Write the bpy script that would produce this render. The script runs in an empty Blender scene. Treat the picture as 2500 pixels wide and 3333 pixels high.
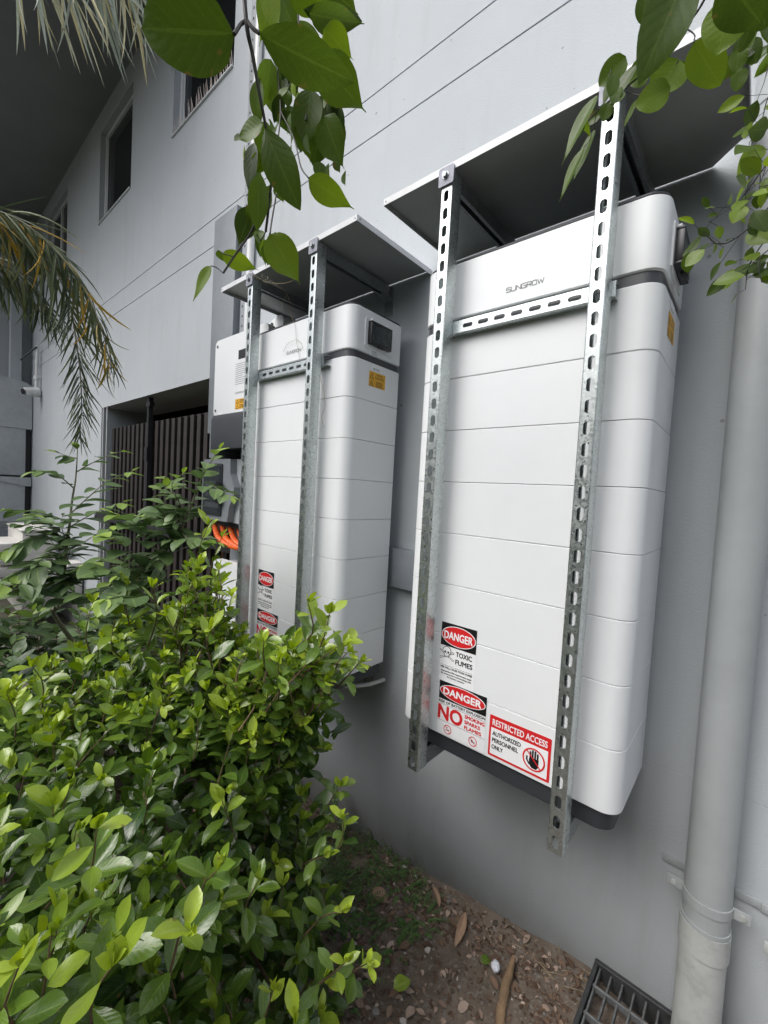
import bpy, bmesh, math, random
import numpy as np
from mathutils import Vector, Matrix, Quaternion
R = math.radians
random.seed(7)
rng = np.random.default_rng(7)
scn = bpy.context.scene
COL = scn.collection

# ------------------------------------------------------------ camera
cam = bpy.data.cameras.new('camera'); camo = bpy.data.objects.new('camera', cam); COL.objects.link(camo)
cam.sensor_fit = 'HORIZONTAL'; cam.sensor_width = 36.0; cam.lens = 19.935
cam.clip_start = 0.02; cam.clip_end = 300
camo.matrix_world = Matrix(((0.7523453,-0.0715413,0.6548728,0.1567385),(0.6564937,-0.0011270,-0.7543307,-0.9254193),(0.0547038,0.9974370,0.0461185,0.6146248),(0.0000000,0.0000000,0.0000000,1.0000000)))
scn.camera = camo
CAM = Vector(camo.matrix_world.translation)

# ------------------------------------------------------------ world, sun, exposure
SUN_EL, SUN_AZ = 52, 0   # overcast: the bright part of the cloud deck
sun_dir = Vector((-0.25, -0.78, 0.95)).normalized()     # towards the light
world = bpy.data.worlds.new('World'); scn.world = world; world.use_nodes = True
wn = world.node_tree; wn.nodes.clear()
sky = wn.nodes.new('ShaderNodeTexSky'); sky.sky_type = 'NISHITA'; sky.sun_disc = False
sky.sun_elevation = math.asin(sun_dir.z); sky.sun_rotation = math.atan2(sun_dir.x, sun_dir.y)
sky.air_density = 1.0; sky.dust_density = 6.0; sky.ozone_density = 1.0
hs = wn.nodes.new('ShaderNodeHueSaturation'); hs.inputs['Saturation'].default_value = 0.50
bg = wn.nodes.new('ShaderNodeBackground'); bg.inputs['Strength'].default_value = 0.15
wo = wn.nodes.new('ShaderNodeOutputWorld')
wn.links.new(sky.outputs[0], hs.inputs['Color']); tint = wn.nodes.new('ShaderNodeMix'); tint.data_type = 'RGBA'; tint.blend_type = 'MULTIPLY'; tint.inputs[0].default_value = 1.0; tint.inputs[7].default_value = (0.965, 0.99, 1.035, 1)
wn.links.new(hs.outputs[0], tint.inputs[6]); wn.links.new(tint.outputs[2], bg.inputs[0]); wn.links.new(bg.outputs[0], wo.inputs[0])
sun = bpy.data.lights.new('sun', 'SUN'); sun.energy = 1.0; sun.angle = R(50); sun.color = (1.0, 0.98, 0.95)
suno = bpy.data.objects.new('sun', sun); COL.objects.link(suno)
suno.rotation_euler = sun_dir.to_track_quat('Z', 'Y').to_euler()
scn.view_settings.view_transform = 'Standard'; scn.view_settings.look = 'None'
scn.view_settings.gamma = 1.0; scn.view_settings.use_curve_mapping = False
scn.view_settings.exposure = 0.43
scn.render.engine = 'CYCLES'

# ------------------------------------------------------------ materials
MATS = {}
def nmat(name):
    m = bpy.data.materials.new(name); m.use_nodes = True
    nt = m.node_tree; b = nt.nodes['Principled BSDF']
    MATS[name] = m
    return m, nt, b
def ramp(nt, fac, stops):
    r = nt.nodes.new('ShaderNodeValToRGB'); e = r.color_ramp.elements
    while len(e) < len(stops): e.new(0.5)
    for i, (p, c) in enumerate(stops):
        e[i].position = p; e[i].color = (*c, 1)
    nt.links.new(fac, r.inputs[0]); return r.outputs[0]
def noise(nt, scale, detail=4, rough=0.6, vec=None, coord='Object', stretch=None):
    tc = nt.nodes.new('ShaderNodeTexCoord'); n = nt.nodes.new('ShaderNodeTexNoise')
    n.inputs['Scale'].default_value = scale; n.inputs['Detail'].default_value = detail; n.inputs['Roughness'].default_value = rough
    src = tc.outputs[coord]
    if stretch:
        mp = nt.nodes.new('ShaderNodeMapping'); mp.inputs['Scale'].default_value = stretch
        nt.links.new(src, mp.inputs[0]); src = mp.outputs[0]
    nt.links.new(src, n.inputs['Vector']); return n.outputs['Fac']
def bump(nt, b, h, strength, dist):
    bp = nt.nodes.new('ShaderNodeBump'); bp.inputs['Strength'].default_value = strength; bp.inputs['Distance'].default_value = dist
    nt.links.new(h, bp.inputs['Height']); nt.links.new(bp.outputs[0], b.inputs['Normal'])
def setp(b, **k):
    for a, v in k.items():
        n = {'rough': 'Roughness', 'metal': 'Metallic', 'spec': 'Specular IOR Level', 'color': 'Base Color', 'trans': 'Transmission Weight', 'coat': 'Coat Weight', 'sheen': 'Sheen Weight'}[a]
        b.inputs[n].default_value = (*v, 1) if a == 'color' else v
def mixc(nt, fac, a, b2):
    m = nt.nodes.new('ShaderNodeMix'); m.data_type = 'RGBA'
    for s, v in ((0, fac), (6, a), (7, b2)):
        if hasattr(v, 'links'): nt.links.new(v, m.inputs[s])
        elif s == 0: m.inputs[0].default_value = v
        else: m.inputs[s].default_value = (*v, 1)
    return m.outputs[2]
def simple(name, col, rough=0.5, metal=0.0, var=0.08, scale=12, bmp=0, bscale=300, spec=0.5):
    m, nt, b = nmat(name)
    f = noise(nt, scale, 5)
    lo = tuple(max(0, c*(1-var)) for c in col); hi = tuple(min(1, c*(1+var)) for c in col)
    nt.links.new(ramp(nt, f, [(0.3, lo), (0.7, hi)]), b.inputs['Base Color'])
    setp(b, rough=rough, metal=metal, spec=spec)
    if bmp: bump(nt, b, noise(nt, bscale, 3), bmp, 0.002)
    return m

def wall_paint():
    m, nt, b = nmat('painted_render')
    base = ramp(nt, noise(nt, 1.3, 6, 0.6), [(0.3, (0.420, 0.450, 0.470)), (0.7, (0.465, 0.497, 0.517))])
    st = ramp(nt, noise(nt, 3.0, 6, 0.65, stretch=(2.2, 1, 0.35)), [(0.55, (0, 0, 0)), (0.9, (1, 1, 1))])
    c = mixc(nt, st, base, (0.375, 0.398, 0.40))
    vt = nt.nodes.new('ShaderNodeTexVoronoi'); vt.inputs['Scale'].default_value = 15; tcc = nt.nodes.new('ShaderNodeTexCoord'); nt.links.new(tcc.outputs['Object'], vt.inputs['Vector'])
    vd = nt.nodes.new('ShaderNodeMath'); vd.operation = 'MULTIPLY_ADD'; vd.inputs[1].default_value = -0.22; nt.links.new(noise(nt, 5, 3), vd.inputs[0]); va = nt.nodes.new('ShaderNodeMath'); va.operation = 'ADD'; va.inputs[1].default_value = 0.075; nt.links.new(vt.outputs['Distance'], va.inputs[0]); nt.links.new(va.outputs[0], vd.inputs[2])
    sp = ramp(nt, vd.outputs[0], [(0.0, (0.8, 0.8, 0.8)), (0.022, (0, 0, 0))])
    c = mixc(nt, sp, c, (0.25, 0.25, 0.24))
    # splash dirt rising from the soil
    g = nt.nodes.new('ShaderNodeNewGeometry'); s = nt.nodes.new('ShaderNodeSeparateXYZ'); nt.links.new(g.outputs['Position'], s.inputs[0])
    mr = nt.nodes.new('ShaderNodeMapRange'); mr.inputs[1].default_value = -0.76; mr.inputs[2].default_value = -0.56
    mr.inputs[3].default_value = 1; mr.inputs[4].default_value = 0; nt.links.new(s.outputs['Z'], mr.inputs[0])
    mu = nt.nodes.new('ShaderNodeMath'); mu.operation = 'MULTIPLY'; nt.links.new(mr.outputs[0], mu.inputs[0]); nt.links.new(noise(nt, 14, 5), mu.inputs[1])
    c = mixc(nt, mu.outputs[0], c, (0.20, 0.17, 0.13))
    nt.links.new(c, b.inputs['Base Color']); setp(b, rough=0.75, spec=0.3)
    bump(nt, b, noise(nt, 190, 4, 0.65), 0.5, 0.0022)
    return m
WALL = wall_paint()
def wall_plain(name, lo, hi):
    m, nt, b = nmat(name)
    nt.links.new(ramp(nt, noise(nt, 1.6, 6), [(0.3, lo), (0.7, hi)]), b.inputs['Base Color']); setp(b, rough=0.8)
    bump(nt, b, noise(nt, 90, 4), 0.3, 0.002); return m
WALLD = wall_plain('shaded_side_render', (0.36, 0.38, 0.39), (0.41, 0.43, 0.44))  # facade render darkened: the end wall's shade is put into its colour
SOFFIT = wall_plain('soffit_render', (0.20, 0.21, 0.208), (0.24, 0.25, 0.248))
def enamel():
    m, nt, b = nmat('white_enamel')
    nt.links.new(ramp(nt, noise(nt, 4, 5), [(0.3, (0.715, 0.735, 0.745)), (0.7, (0.755, 0.775, 0.785))]), b.inputs['Base Color'])
    setp(b, rough=0.38, spec=0.5); bump(nt, b, noise(nt, 420, 2), 0.12, 0.0006); return m
ENAM = enamel()
def galv(name, lo, hi, rough=0.36, streak=(1, 1, 1)):
    m, nt, b = nmat(name)
    tc = nt.nodes.new('ShaderNodeTexCoord'); v = nt.nodes.new('ShaderNodeTexVoronoi'); v.inputs['Scale'].default_value = 260
    mp = nt.nodes.new('ShaderNodeMapping'); mp.inputs['Scale'].default_value = streak
    nn = nt.nodes.new('ShaderNodeTexNoise'); nn.inputs['Scale'].default_value = 90; nn.inputs['Detail'].default_value = 3
    nt.links.new(tc.outputs['Object'], mp.inputs[0]); nt.links.new(mp.outputs[0], nn.inputs['Vector'])
    ad = nt.nodes.new('ShaderNodeMix'); ad.data_type = 'RGBA'; ad.inputs[0].default_value = 0.012
    nt.links.new(mp.outputs[0], ad.inputs[6]); nt.links.new(nn.outputs['Color'], ad.inputs[7]); nt.links.new(ad.outputs[2], v.inputs['Vector'])
    sp = nt.nodes.new('ShaderNodeSeparateColor'); nt.links.new(v.outputs['Color'], sp.inputs[0])
    mx = nt.nodes.new('ShaderNodeMath'); mx.operation = 'MULTIPLY_ADD'; mx.inputs[1].default_value = 0.30
    nt.links.new(sp.outputs[0], mx.inputs[0])
    m2 = nt.nodes.new('ShaderNodeMath'); m2.operation = 'MULTIPLY'; m2.inputs[1].default_value = 0.35
    nt.links.new(noise(nt, 22, 5, 0.65, stretch=streak), m2.inputs[0]); nt.links.new(m2.outputs[0], mx.inputs[2])
    nt.links.new(ramp(nt, mx.outputs[0], [(0.2, lo), (0.8, hi)]), b.inputs['Base Color'])
    rr = nt.nodes.new('ShaderNodeMapRange'); rr.inputs[3].default_value = rough-0.08; rr.inputs[4].default_value = rough+0.14
    nt.links.new(sp.outputs[1], rr.inputs[0]); nt.links.new(rr.outputs[0], b.inputs['Roughness'])
    setp(b, metal=0.92); bump(nt, b, mx.outputs[0], 0.14, 0.0005)
    return m
GALV = galv('galvanised_steel', (0.47, 0.51, 0.50), (0.72, 0.76, 0.77), 0.34)
GALVD = galv('dull_galvanised_steel', (0.28, 0.30, 0.31), (0.48, 0.50, 0.52), 0.5)
ZINC = simple('zinc_plate', (0.26, 0.27, 0.31), 0.6, 0.25, var=0.2, scale=60)
CHAR = simple('charcoal_plastic', (0.032, 0.036, 0.042), 0.5, bmp=0.2)
BLACK = simple('black_plastic', (0.012, 0.012, 0.014), 0.35)
BAND = simple('dark_band', (0.045, 0.048, 0.055), 0.4)
SHEETW = simple('white_sheet_metal', (0.64, 0.65, 0.66), 0.35)
SHEETU = simple('sheet_backing_coat', (0.36, 0.375, 0.375), 0.42, var=0.12, scale=5)
GREYP = simple('grey_plastic', (0.20, 0.22, 0.235), 0.5, bmp=0.15)
GREYP2 = simple('light_grey_plastic', (0.38, 0.40, 0.42), 0.45, bmp=0.15)
DUCTL = simple('pale_duct_paint', (0.47, 0.495, 0.51), 0.5, bmp=0.1)
DUCTG = simple('grey_duct_paint', (0.215, 0.235, 0.255), 0.5, bmp=0.1)
PIPE = simple('painted_pipe', (0.34, 0.36, 0.365), 0.45, var=0.08, scale=7, bmp=0.15, bscale=180)
def pipe_weathered():
    m, nt, b = nmat('weathered_pipe')
    c = ramp(nt, noise(nt, 11, 7, 0.7), [(0.3, (0.26, 0.27, 0.25)), (0.5, (0.42, 0.435, 0.42)), (0.75, (0.48, 0.495, 0.48))])
    nt.links.new(c, b.inputs['Base Color']); setp(b, rough=0.55); bump(nt, b, noise(nt, 160, 4), 0.3, 0.001); return m
PIPEW = pipe_weathered()
WHITEP = simple('white_plastic', (0.70, 0.71, 0.70), 0.4)
BEIGE = simple('beige_cabinet', (0.64, 0.625, 0.59), 0.5)
ORANGE = simple('orange_conduit', (0.80, 0.13, 0.02), 0.4)
RED = simple('sign_red', (0.62, 0.018, 0.022), 0.4, var=0.03)
INK = simple('sign_black', (0.008, 0.008, 0.009), 0.4, var=0.02)
SIGNW = simple('sign_white', (0.80, 0.81, 0.82), 0.35, var=0.02)
YEL = simple('label_yellow', (0.72, 0.38, 0.02), 0.4, var=0.03)
GREYINK = simple('grey_ink', (0.12, 0.125, 0.13), 0.5)
SLAT = simple('dark_slat', (0.032, 0.026, 0.025), 0.5, var=0.2, scale=20)
DARKM = simple('dark_metal', (0.02, 0.02, 0.022), 0.45)
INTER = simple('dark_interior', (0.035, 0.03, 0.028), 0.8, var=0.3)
BRICKR = simple('brown_clutter', (0.16, 0.06, 0.035), 0.8, var=0.3)
FRAMEW = simple('window_frame_paint', (0.66, 0.68, 0.69), 0.4)
IRON = simple('cast_iron', (0.035, 0.036, 0.037), 0.6, var=0.4, scale=60, bmp=0.5, bscale=200)
IRONL = simple('worn_iron', (0.11, 0.115, 0.115), 0.55, var=0.4, scale=60, bmp=0.5, bscale=200)
BARK = simple('brown_bark', (0.13, 0.085, 0.045), 0.8, var=0.35, scale=60, bmp=0.6, bscale=250)
STEMG = simple('grey_green_stem', (0.14, 0.14, 0.09), 0.7, var=0.3, scale=60)
STEMD = simple('dark_vine_stem', (0.030, 0.026, 0.022), 0.6, var=0.3, scale=60)
DRY = simple('dry_tendril', (0.26, 0.20, 0.12), 0.8, var=0.3, scale=90)
DEADL = simple('dead_leaf_tan', (0.34, 0.22, 0.14), 0.7, var=0.3, scale=50, bmp=0.5, bscale=150)
WOOD = simple('old_wood', (0.19, 0.125, 0.07), 0.8, var=0.4, scale=25, bmp=0.7, bscale=120)
CHALK = simple('white_chalky_lump', (0.62, 0.64, 0.68), 0.8, var=0.25, scale=70, bmp=0.8, bscale=120)
def glassm():
    m, nt, b = nmat('dark_window_glass'); setp(b, color=(0.006, 0.007, 0.009), rough=0.06, spec=0.35); return m
GLASS = glassm()
def smoked():
    m, nt, b = nmat('smoked_cover'); setp(b, color=(0.05, 0.06, 0.065), rough=0.08, spec=0.5); b.inputs['Alpha'].default_value = 0.55; return m
SMOKE = smoked()

def leafmat(name, c0, c1, c2, rough, spec, vein, trans=0.22, coat=0.0, bmp=0.3):
    """colour runs with the 'tone' attribute (0 old leaf .. 1 new leaf), lighter midrib and raised side veins"""
    m, nt, b = nmat(name)
    at = nt.nodes.new('ShaderNodeAttribute'); at.attribute_name = 'tone'
    c = ramp(nt, at.outputs['Fac'], [(0.0, c0), (0.5, c1), (1.0, c2)])
    uv = nt.nodes.new('ShaderNodeUVMap'); uv.uv_map = 'UVMap'
    s = nt.nodes.new('ShaderNodeSeparateXYZ'); nt.links.new(uv.outputs[0], s.inputs[0])
    def mth(op, a, b_=None, c_=None):
        n = nt.nodes.new('ShaderNodeMath'); n.operation = op
        for i, v in enumerate((a, b_, c_)):
            if v is None: continue
            if hasattr(v, 'links'): nt.links.new(v, n.inputs[i])
            else: n.inputs[i].default_value = v
        return n.outputs[0]
    au = mth('ABSOLUTE', mth('SUBTRACT', s.outputs['X'], 0.5))
    mid = mth('LESS_THAN', au, 0.028)
    ph = mth('MULTIPLY', mth('SUBTRACT', s.outputs['Y'], mth('MULTIPLY', au, 0.55)), 48.0)
    sv = mth('SINE', ph)
    side = mth('GREATER_THAN', sv, 0.93)
    vm = mth('MAXIMUM', mth('MULTIPLY', mid, 0.75), mth('MULTIPLY', side, 0.28))
    vm = mth('MULTIPLY', vm, vein)
    cv = nt.nodes.new('ShaderNodeMix'); cv.data_type = 'RGBA'
    nt.links.new(vm, cv.inputs[0]); nt.links.new(c, cv.inputs[6]); cv.inputs[7].default_value = (min(1, c2[0]*1.1+0.05), min(1, c2[1]*1.1+0.06), c2[2]+0.05, 1)
    f = noise(nt, 45, 4); 
    hv = nt.nodes.new('ShaderNodeHueSaturation'); mr = nt.nodes.new('ShaderNodeMapRange'); mr.inputs[3].default_value = 0.72; mr.inputs[4].default_value = 1.28
    nt.links.new(f, mr.inputs[0]); nt.links.new(mr.outputs[0], hv.inputs['Value']); nt.links.new(cv.outputs[2], hv.inputs['Color'])
    gp_ = nt.nodes.new('ShaderNodeNewGeometry'); bn = nt.nodes.new('ShaderNodeTexNoise'); bn.inputs['Scale'].default_value = 85; bn.inputs['Detail'].default_value = 2
    nt.links.new(gp_.outputs['Position'], bn.inputs['Vector'])
    bl = ramp(nt, mth('ADD', bn.outputs['Fac'], mth('MULTIPLY', mth('POWER', mth('MULTIPLY', au, 2.0), 4.0), 0.06)), [(0.70, (0, 0, 0)), (0.76, (0.75, 0.75, 0.75))])
    hvo = mixc(nt, bl, hv.outputs[0], (0.15, 0.105, 0.035))
    nt.links.new(hvo, b.inputs['Base Color'])
    setp(b, rough=rough, spec=spec, coat=coat)
    hgt = mth('MULTIPLY_ADD', sv, -0.35, mth('MULTIPLY', mid, -1.0))
    bump(nt, b, hgt, bmp, 0.0010)
    tr = nt.nodes.new('ShaderNodeBsdfTranslucent'); 
    g2 = nt.nodes.new('ShaderNodeHueSaturation'); g2.inputs['Value'].default_value = 1.5; g2.inputs['Saturation'].default_value = 1.15
    nt.links.new(hvo, g2.inputs['Color']); nt.links.new(g2.outputs[0], tr.inputs[0])
    ms = nt.nodes.new('ShaderNodeMixShader'); ms.inputs[0].default_value = trans
    out = nt.nodes['Material Output']
    nt.links.new(b.outputs[0], ms.inputs[1]); nt.links.new(tr.outputs[0], ms.inputs[2]); nt.links.new(ms.outputs[0], out.inputs[0])
    return m
GLOSSY = leafmat('glossy_leaf', (0.032, 0.072, 0.018), (0.120, 0.205, 0.028), (0.36, 0.47, 0.050), 0.20, 0.6, 0.22, 0.24, bmp=0.12)
MATTE = leafmat('matte_leaf', (0.070, 0.120, 0.058), (0.125, 0.195, 0.070), (0.28, 0.40, 0.07), 0.42, 0.5, 0.4, 0.22, bmp=0.2)
VINE = leafmat('vine_leaf', (0.034, 0.056, 0.013), (0.085, 0.135, 0.022), (0.19, 0.27, 0.04), 0.40, 0.45, 0.16, 0.42, bmp=0.12)
PALM = leafmat('palm_leaflet', (0.055, 0.080, 0.045), (0.17, 0.20, 0.09), (0.46, 0.30, 0.06), 0.45, 0.4, 0.2, 0.15)
PALMDRY = leafmat('dry_palm_leaflet', (0.26, 0.30, 0.25), (0.44, 0.48, 0.40), (0.55, 0.50, 0.30), 0.6, 0.3, 0.1, 0.15)
WEED = leafmat('weed_leaf', (0.045, 0.11, 0.028), (0.09, 0.19, 0.045), (0.16, 0.30, 0.07), 0.5, 0.3, 0.2, 0.25)
LITTER = leafmat('dead_litter', (0.085, 0.052, 0.036), (0.17, 0.11, 0.075), (0.42, 0.33, 0.27), 0.8, 0.2, 0.3, 0.0)
def arrowm():
    m, nt, b = nmat('variegated_leaf')
    tc = nt.nodes.new('ShaderNodeTexCoord'); v = nt.nodes.new('ShaderNodeTexVoronoi'); v.feature = 'DISTANCE_TO_EDGE'; v.inputs['Scale'].default_value = 9
    mp = nt.nodes.new('ShaderNodeMapping'); mp.inputs['Scale'].default_value = (1.0, 1.3, 1)
    nt.links.new(tc.outputs['UV'], mp.inputs[0]); nt.links.new(mp.outputs[0], v.inputs['Vector'])
    c = ramp(nt, v.outputs['Distance'], [(0.02, (0.30, 0.38, 0.22)), (0.10, (0.05, 0.12, 0.035))])
    uv = nt.nodes.new('ShaderNodeSeparateXYZ'); nt.links.new(tc.outputs['UV'], uv.inputs[0])
    a = nt.nodes.new('ShaderNodeMath'); a.operation = 'SUBTRACT'; a.inputs[1].default_value = 0.5; nt.links.new(uv.outputs[0], a.inputs[0])
    a2 = nt.nodes.new('ShaderNodeMath'); a2.operation = 'ABSOLUTE'; nt.links.new(a.outputs[0], a2.inputs[0])
    a3 = nt.nodes.new('ShaderNodeMath'); a3.operation = 'LESS_THAN'; a3.inputs[1].default_value = 0.03; nt.links.new(a2.outputs[0], a3.inputs[0])
    nt.links.new(mixc(nt, a3.outputs[0], c, (0.36, 0.43, 0.27)), b.inputs['Base Color']); setp(b, rough=0.45); return m
ARROW = arrowm()
def soilm():
    m, nt, b = nmat('garden_soil')
    c = ramp(nt, noise(nt, 9, 8, 0.7), [(0.3, (0.10, 0.078, 0.060)), (0.55, (0.175, 0.140, 0.110)), (0.75, (0.25, 0.21, 0.17))])
    v = nt.nodes.new('ShaderNodeTexVoronoi'); v.inputs['Scale'].default_value = 130
    tc = nt.nodes.new('ShaderNodeTexCoord'); nt.links.new(tc.outputs['Object'], v.inputs['Vector'])
    sp = nt.nodes.new('ShaderNodeSeparateColor'); nt.links.new(v.outputs['Color'], sp.inputs[0])
    peb = ramp(nt, sp.outputs[0], [(0.86, (0, 0, 0)), (0.92, (1, 1, 1))])
    c = mixc(nt, peb, c, (0.20, 0.18, 0.155))
    nt.links.new(c, b.inputs['Base Color']); setp(b, rough=0.9, spec=0.2)
    bump(nt, b, noise(nt, 90, 8, 0.75), 0.8, 0.008); return m
SOIL = soilm()
GROUND = simple('ground_earth', (0.09, 0.085, 0.06), 0.9, var=0.4, scale=3, bmp=0.8, bscale=60)

# ------------------------------------------------------------ mesh helpers
def link(o): COL.objects.link(o); return o
def tag(o, label=None, cat=None, group=None, kind=None):
    if label: o['label'] = label
    if cat: o['category'] = cat
    if group: o['group'] = group
    if kind: o['kind'] = kind
    return o
def empty(name, loc, label, cat, group=None):
    o = bpy.data.objects.new(name, None); o.location = loc; o.empty_display_size = 0.05; link(o)
    return tag(o, label, cat, group)
class MB:
    """collects shapes given in world coordinates; build() links them as ONE mesh object"""
    def __init__(s): s.bm = bmesh.new(); s.mi = 0
    def face(s, pts):
        f = s.bm.faces.new([s.bm.verts.new(p) for p in pts]); f.material_index = s.mi; return f
    def box(s, x0, x1, y0, y1, z0, z1, bev=0.0, seg=2):
        vs = [s.bm.verts.new((x, y, z)) for x in (x0, x1) for y in (y0, y1) for z in (z0, z1)]
        q = [(0,1,3,2), (4,6,7,5), (0,4,5,1), (2,3,7,6), (0,2,6,4), (1,5,7,3)]
        fs = [s.bm.faces.new([vs[i] for i in f]) for f in q]
        for f in fs: f.material_index = s.mi
        if bev: bmesh.ops.bevel(s.bm, geom=list({e for f in fs for e in f.edges}), offset=bev, segments=seg, affect='EDGES', profile=0.5)
        return s
    def prism(s, outline, axis, a, b):
        """outline: 2D points in the plane normal to axis ('x': (y,z), 'y': (x,z), 'z': (x,y))"""
        def p3(p, d): return {'x': (d, p[0], p[1]), 'y': (p[0], d, p[1]), 'z': (p[0], p[1], d)}[axis]
        A = [s.bm.verts.new(p3(p, a)) for p in outline]; B = [s.bm.verts.new(p3(p, b)) for p in outline]
        n = len(outline); fs = [s.bm.faces.new(A), s.bm.faces.new(B[::-1])]
        for i in range(n): fs.append(s.bm.faces.new((A[i], B[i], B[(i+1) % n], A[(i+1) % n])))
        for f in fs: f.material_index = s.mi
        return s
    def cyl(s, c, d, r, h, n=16, r2=None):
        d = Vector(d).normalized(); q = d.to_track_quat('Z', 'Y'); c = Vector(c)
        r2 = r if r2 is None else r2
        A = [s.bm.verts.new(c + q @ Vector((r*math.cos(t), r*math.sin(t), 0))) for t in [2*math.pi*i/n for i in range(n)]]
        B = [s.bm.verts.new(c + q @ Vector((r2*math.cos(t), r2*math.sin(t), h))) for t in [2*math.pi*i/n for i in range(n)]]
        fs = [s.bm.faces.new(A[::-1]), s.bm.faces.new(B)]
        for i in range(n):
            f = s.bm.faces.new((A[i], A[(i+1) % n], B[(i+1) % n], B[i])); f.smooth = True; fs.append(f)
        for f in fs: f.material_index = s.mi
        return s
    def tube(s, pts, rad, n=8):
        pts = [Vector(p) for p in pts]; k = len(pts)
        rads = rad if isinstance(rad, (list, tuple)) else [rad]*k
        ref = Vector((0.3, 0.2, 1)).normalized(); rings = []
        for i, p in enumerate(pts):
            d = (pts[min(i+1, k-1)] - pts[max(i-1, 0)]).normalized()
            u = d.cross(ref);
            if u.length < 1e-4: u = d.cross(Vector((1, 0, 0)))
            u.normalize(); v = d.cross(u)
            rings.append([s.bm.verts.new(p + (u*math.cos(2*math.pi*j/n) + v*math.sin(2*math.pi*j/n))*rads[i]) for j in range(n)])
        for i in range(k-1):
            for j in range(n):
                f = s.bm.faces.new((rings[i][j], rings[i][(j+1) % n], rings[i+1][(j+1) % n], rings[i+1][j])); f.smooth = True; f.material_index = s.mi
        for rg in (rings[0][::-1], rings[-1]):
            f = s.bm.faces.new(rg); f.material_index = s.mi
        return s
    def build(s, name, mats, parent=None, origin=None):
        if not isinstance(mats, (list, tuple)): mats = [mats]
        bmesh.ops.recalc_face_normals(s.bm, faces=s.bm.faces[:])
        me = bpy.data.meshes.new(name)
        if parent is not None:
            inv = gmat(parent).inverted(); bmesh.ops.transform(s.bm, matrix=inv, verts=s.bm.verts[:])
        elif origin is not None:
            bmesh.ops.translate(s.bm, vec=-Vector(origin), verts=s.bm.verts[:])
        s.bm.to_mesh(me); s.bm.free(); me.set_sharp_from_angle(angle=R(24))
        for m in mats: me.materials.append(m)
        o = bpy.data.objects.new(name, me); link(o)
        if parent is not None: o.parent = parent
        elif origin is not None: o.location = origin
        return o
def gmat(o):
    m = Matrix.LocRotScale(o.location, o.rotation_euler.to_quaternion() if o.rotation_mode != 'QUATERNION' else o.rotation_quaternion, o.scale)
    return gmat(o.parent) @ m if o.parent else m
def rounded(x0, x1, y0, y1, rf, rb, n=7):
    """plan outline; rf radius at the front (y0) corners, rb at the back"""
    P = []
    for cx, cy, a0, r in ((x1-rf, y0+rf, -90, rf), (x1-rb, y1-rb, 0, rb), (x0+rb, y1-rb, 90, rb), (x0+rf, y0+rf, 180, rf)):
        for i in range(n): 
            a = R(a0 + 90*i/(n-1)); P.append((cx + r*math.cos(a), cy + r*math.sin(a)))
    return P
def slab(mb, outl, z0, z1, ch=0.0015):
    """prism in z with a small chamfer at both ends and smooth sides"""
    def inset(P, d):
        c = Vector((sum(p[0] for p in P)/len(P), sum(p[1] for p in P)/len(P)))
        xs = [p[0] for p in P]; ys = [p[1] for p in P]; w = (max(xs)-min(xs))/2; h = (max(ys)-min(ys))/2
        return [((p[0]-c.x)*(1-d/w)+c.x, (p[1]-c.y)*(1-d/h)+c.y) for p in P]
    rings = [(inset(outl, ch), z0), (outl, z0+ch), (outl, z1-ch), (inset(outl, ch), z1)]
    V = [[mb.bm.verts.new((p[0], p[1], z)) for p in P] for P, z in rings]; n = len(outl)
    mb.bm.faces.new(V[0][::-1]).material_index = mb.mi; mb.bm.faces.new(V[-1]).material_index = mb.mi
    for a in range(3):
        for i in range(n):
            f = mb.bm.faces.new((V[a][i], V[a][(i+1) % n], V[a+1][(i+1) % n], V[a+1][i])); f.material_index = mb.mi
            f.smooth = (a == 1)
    return mb

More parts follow.
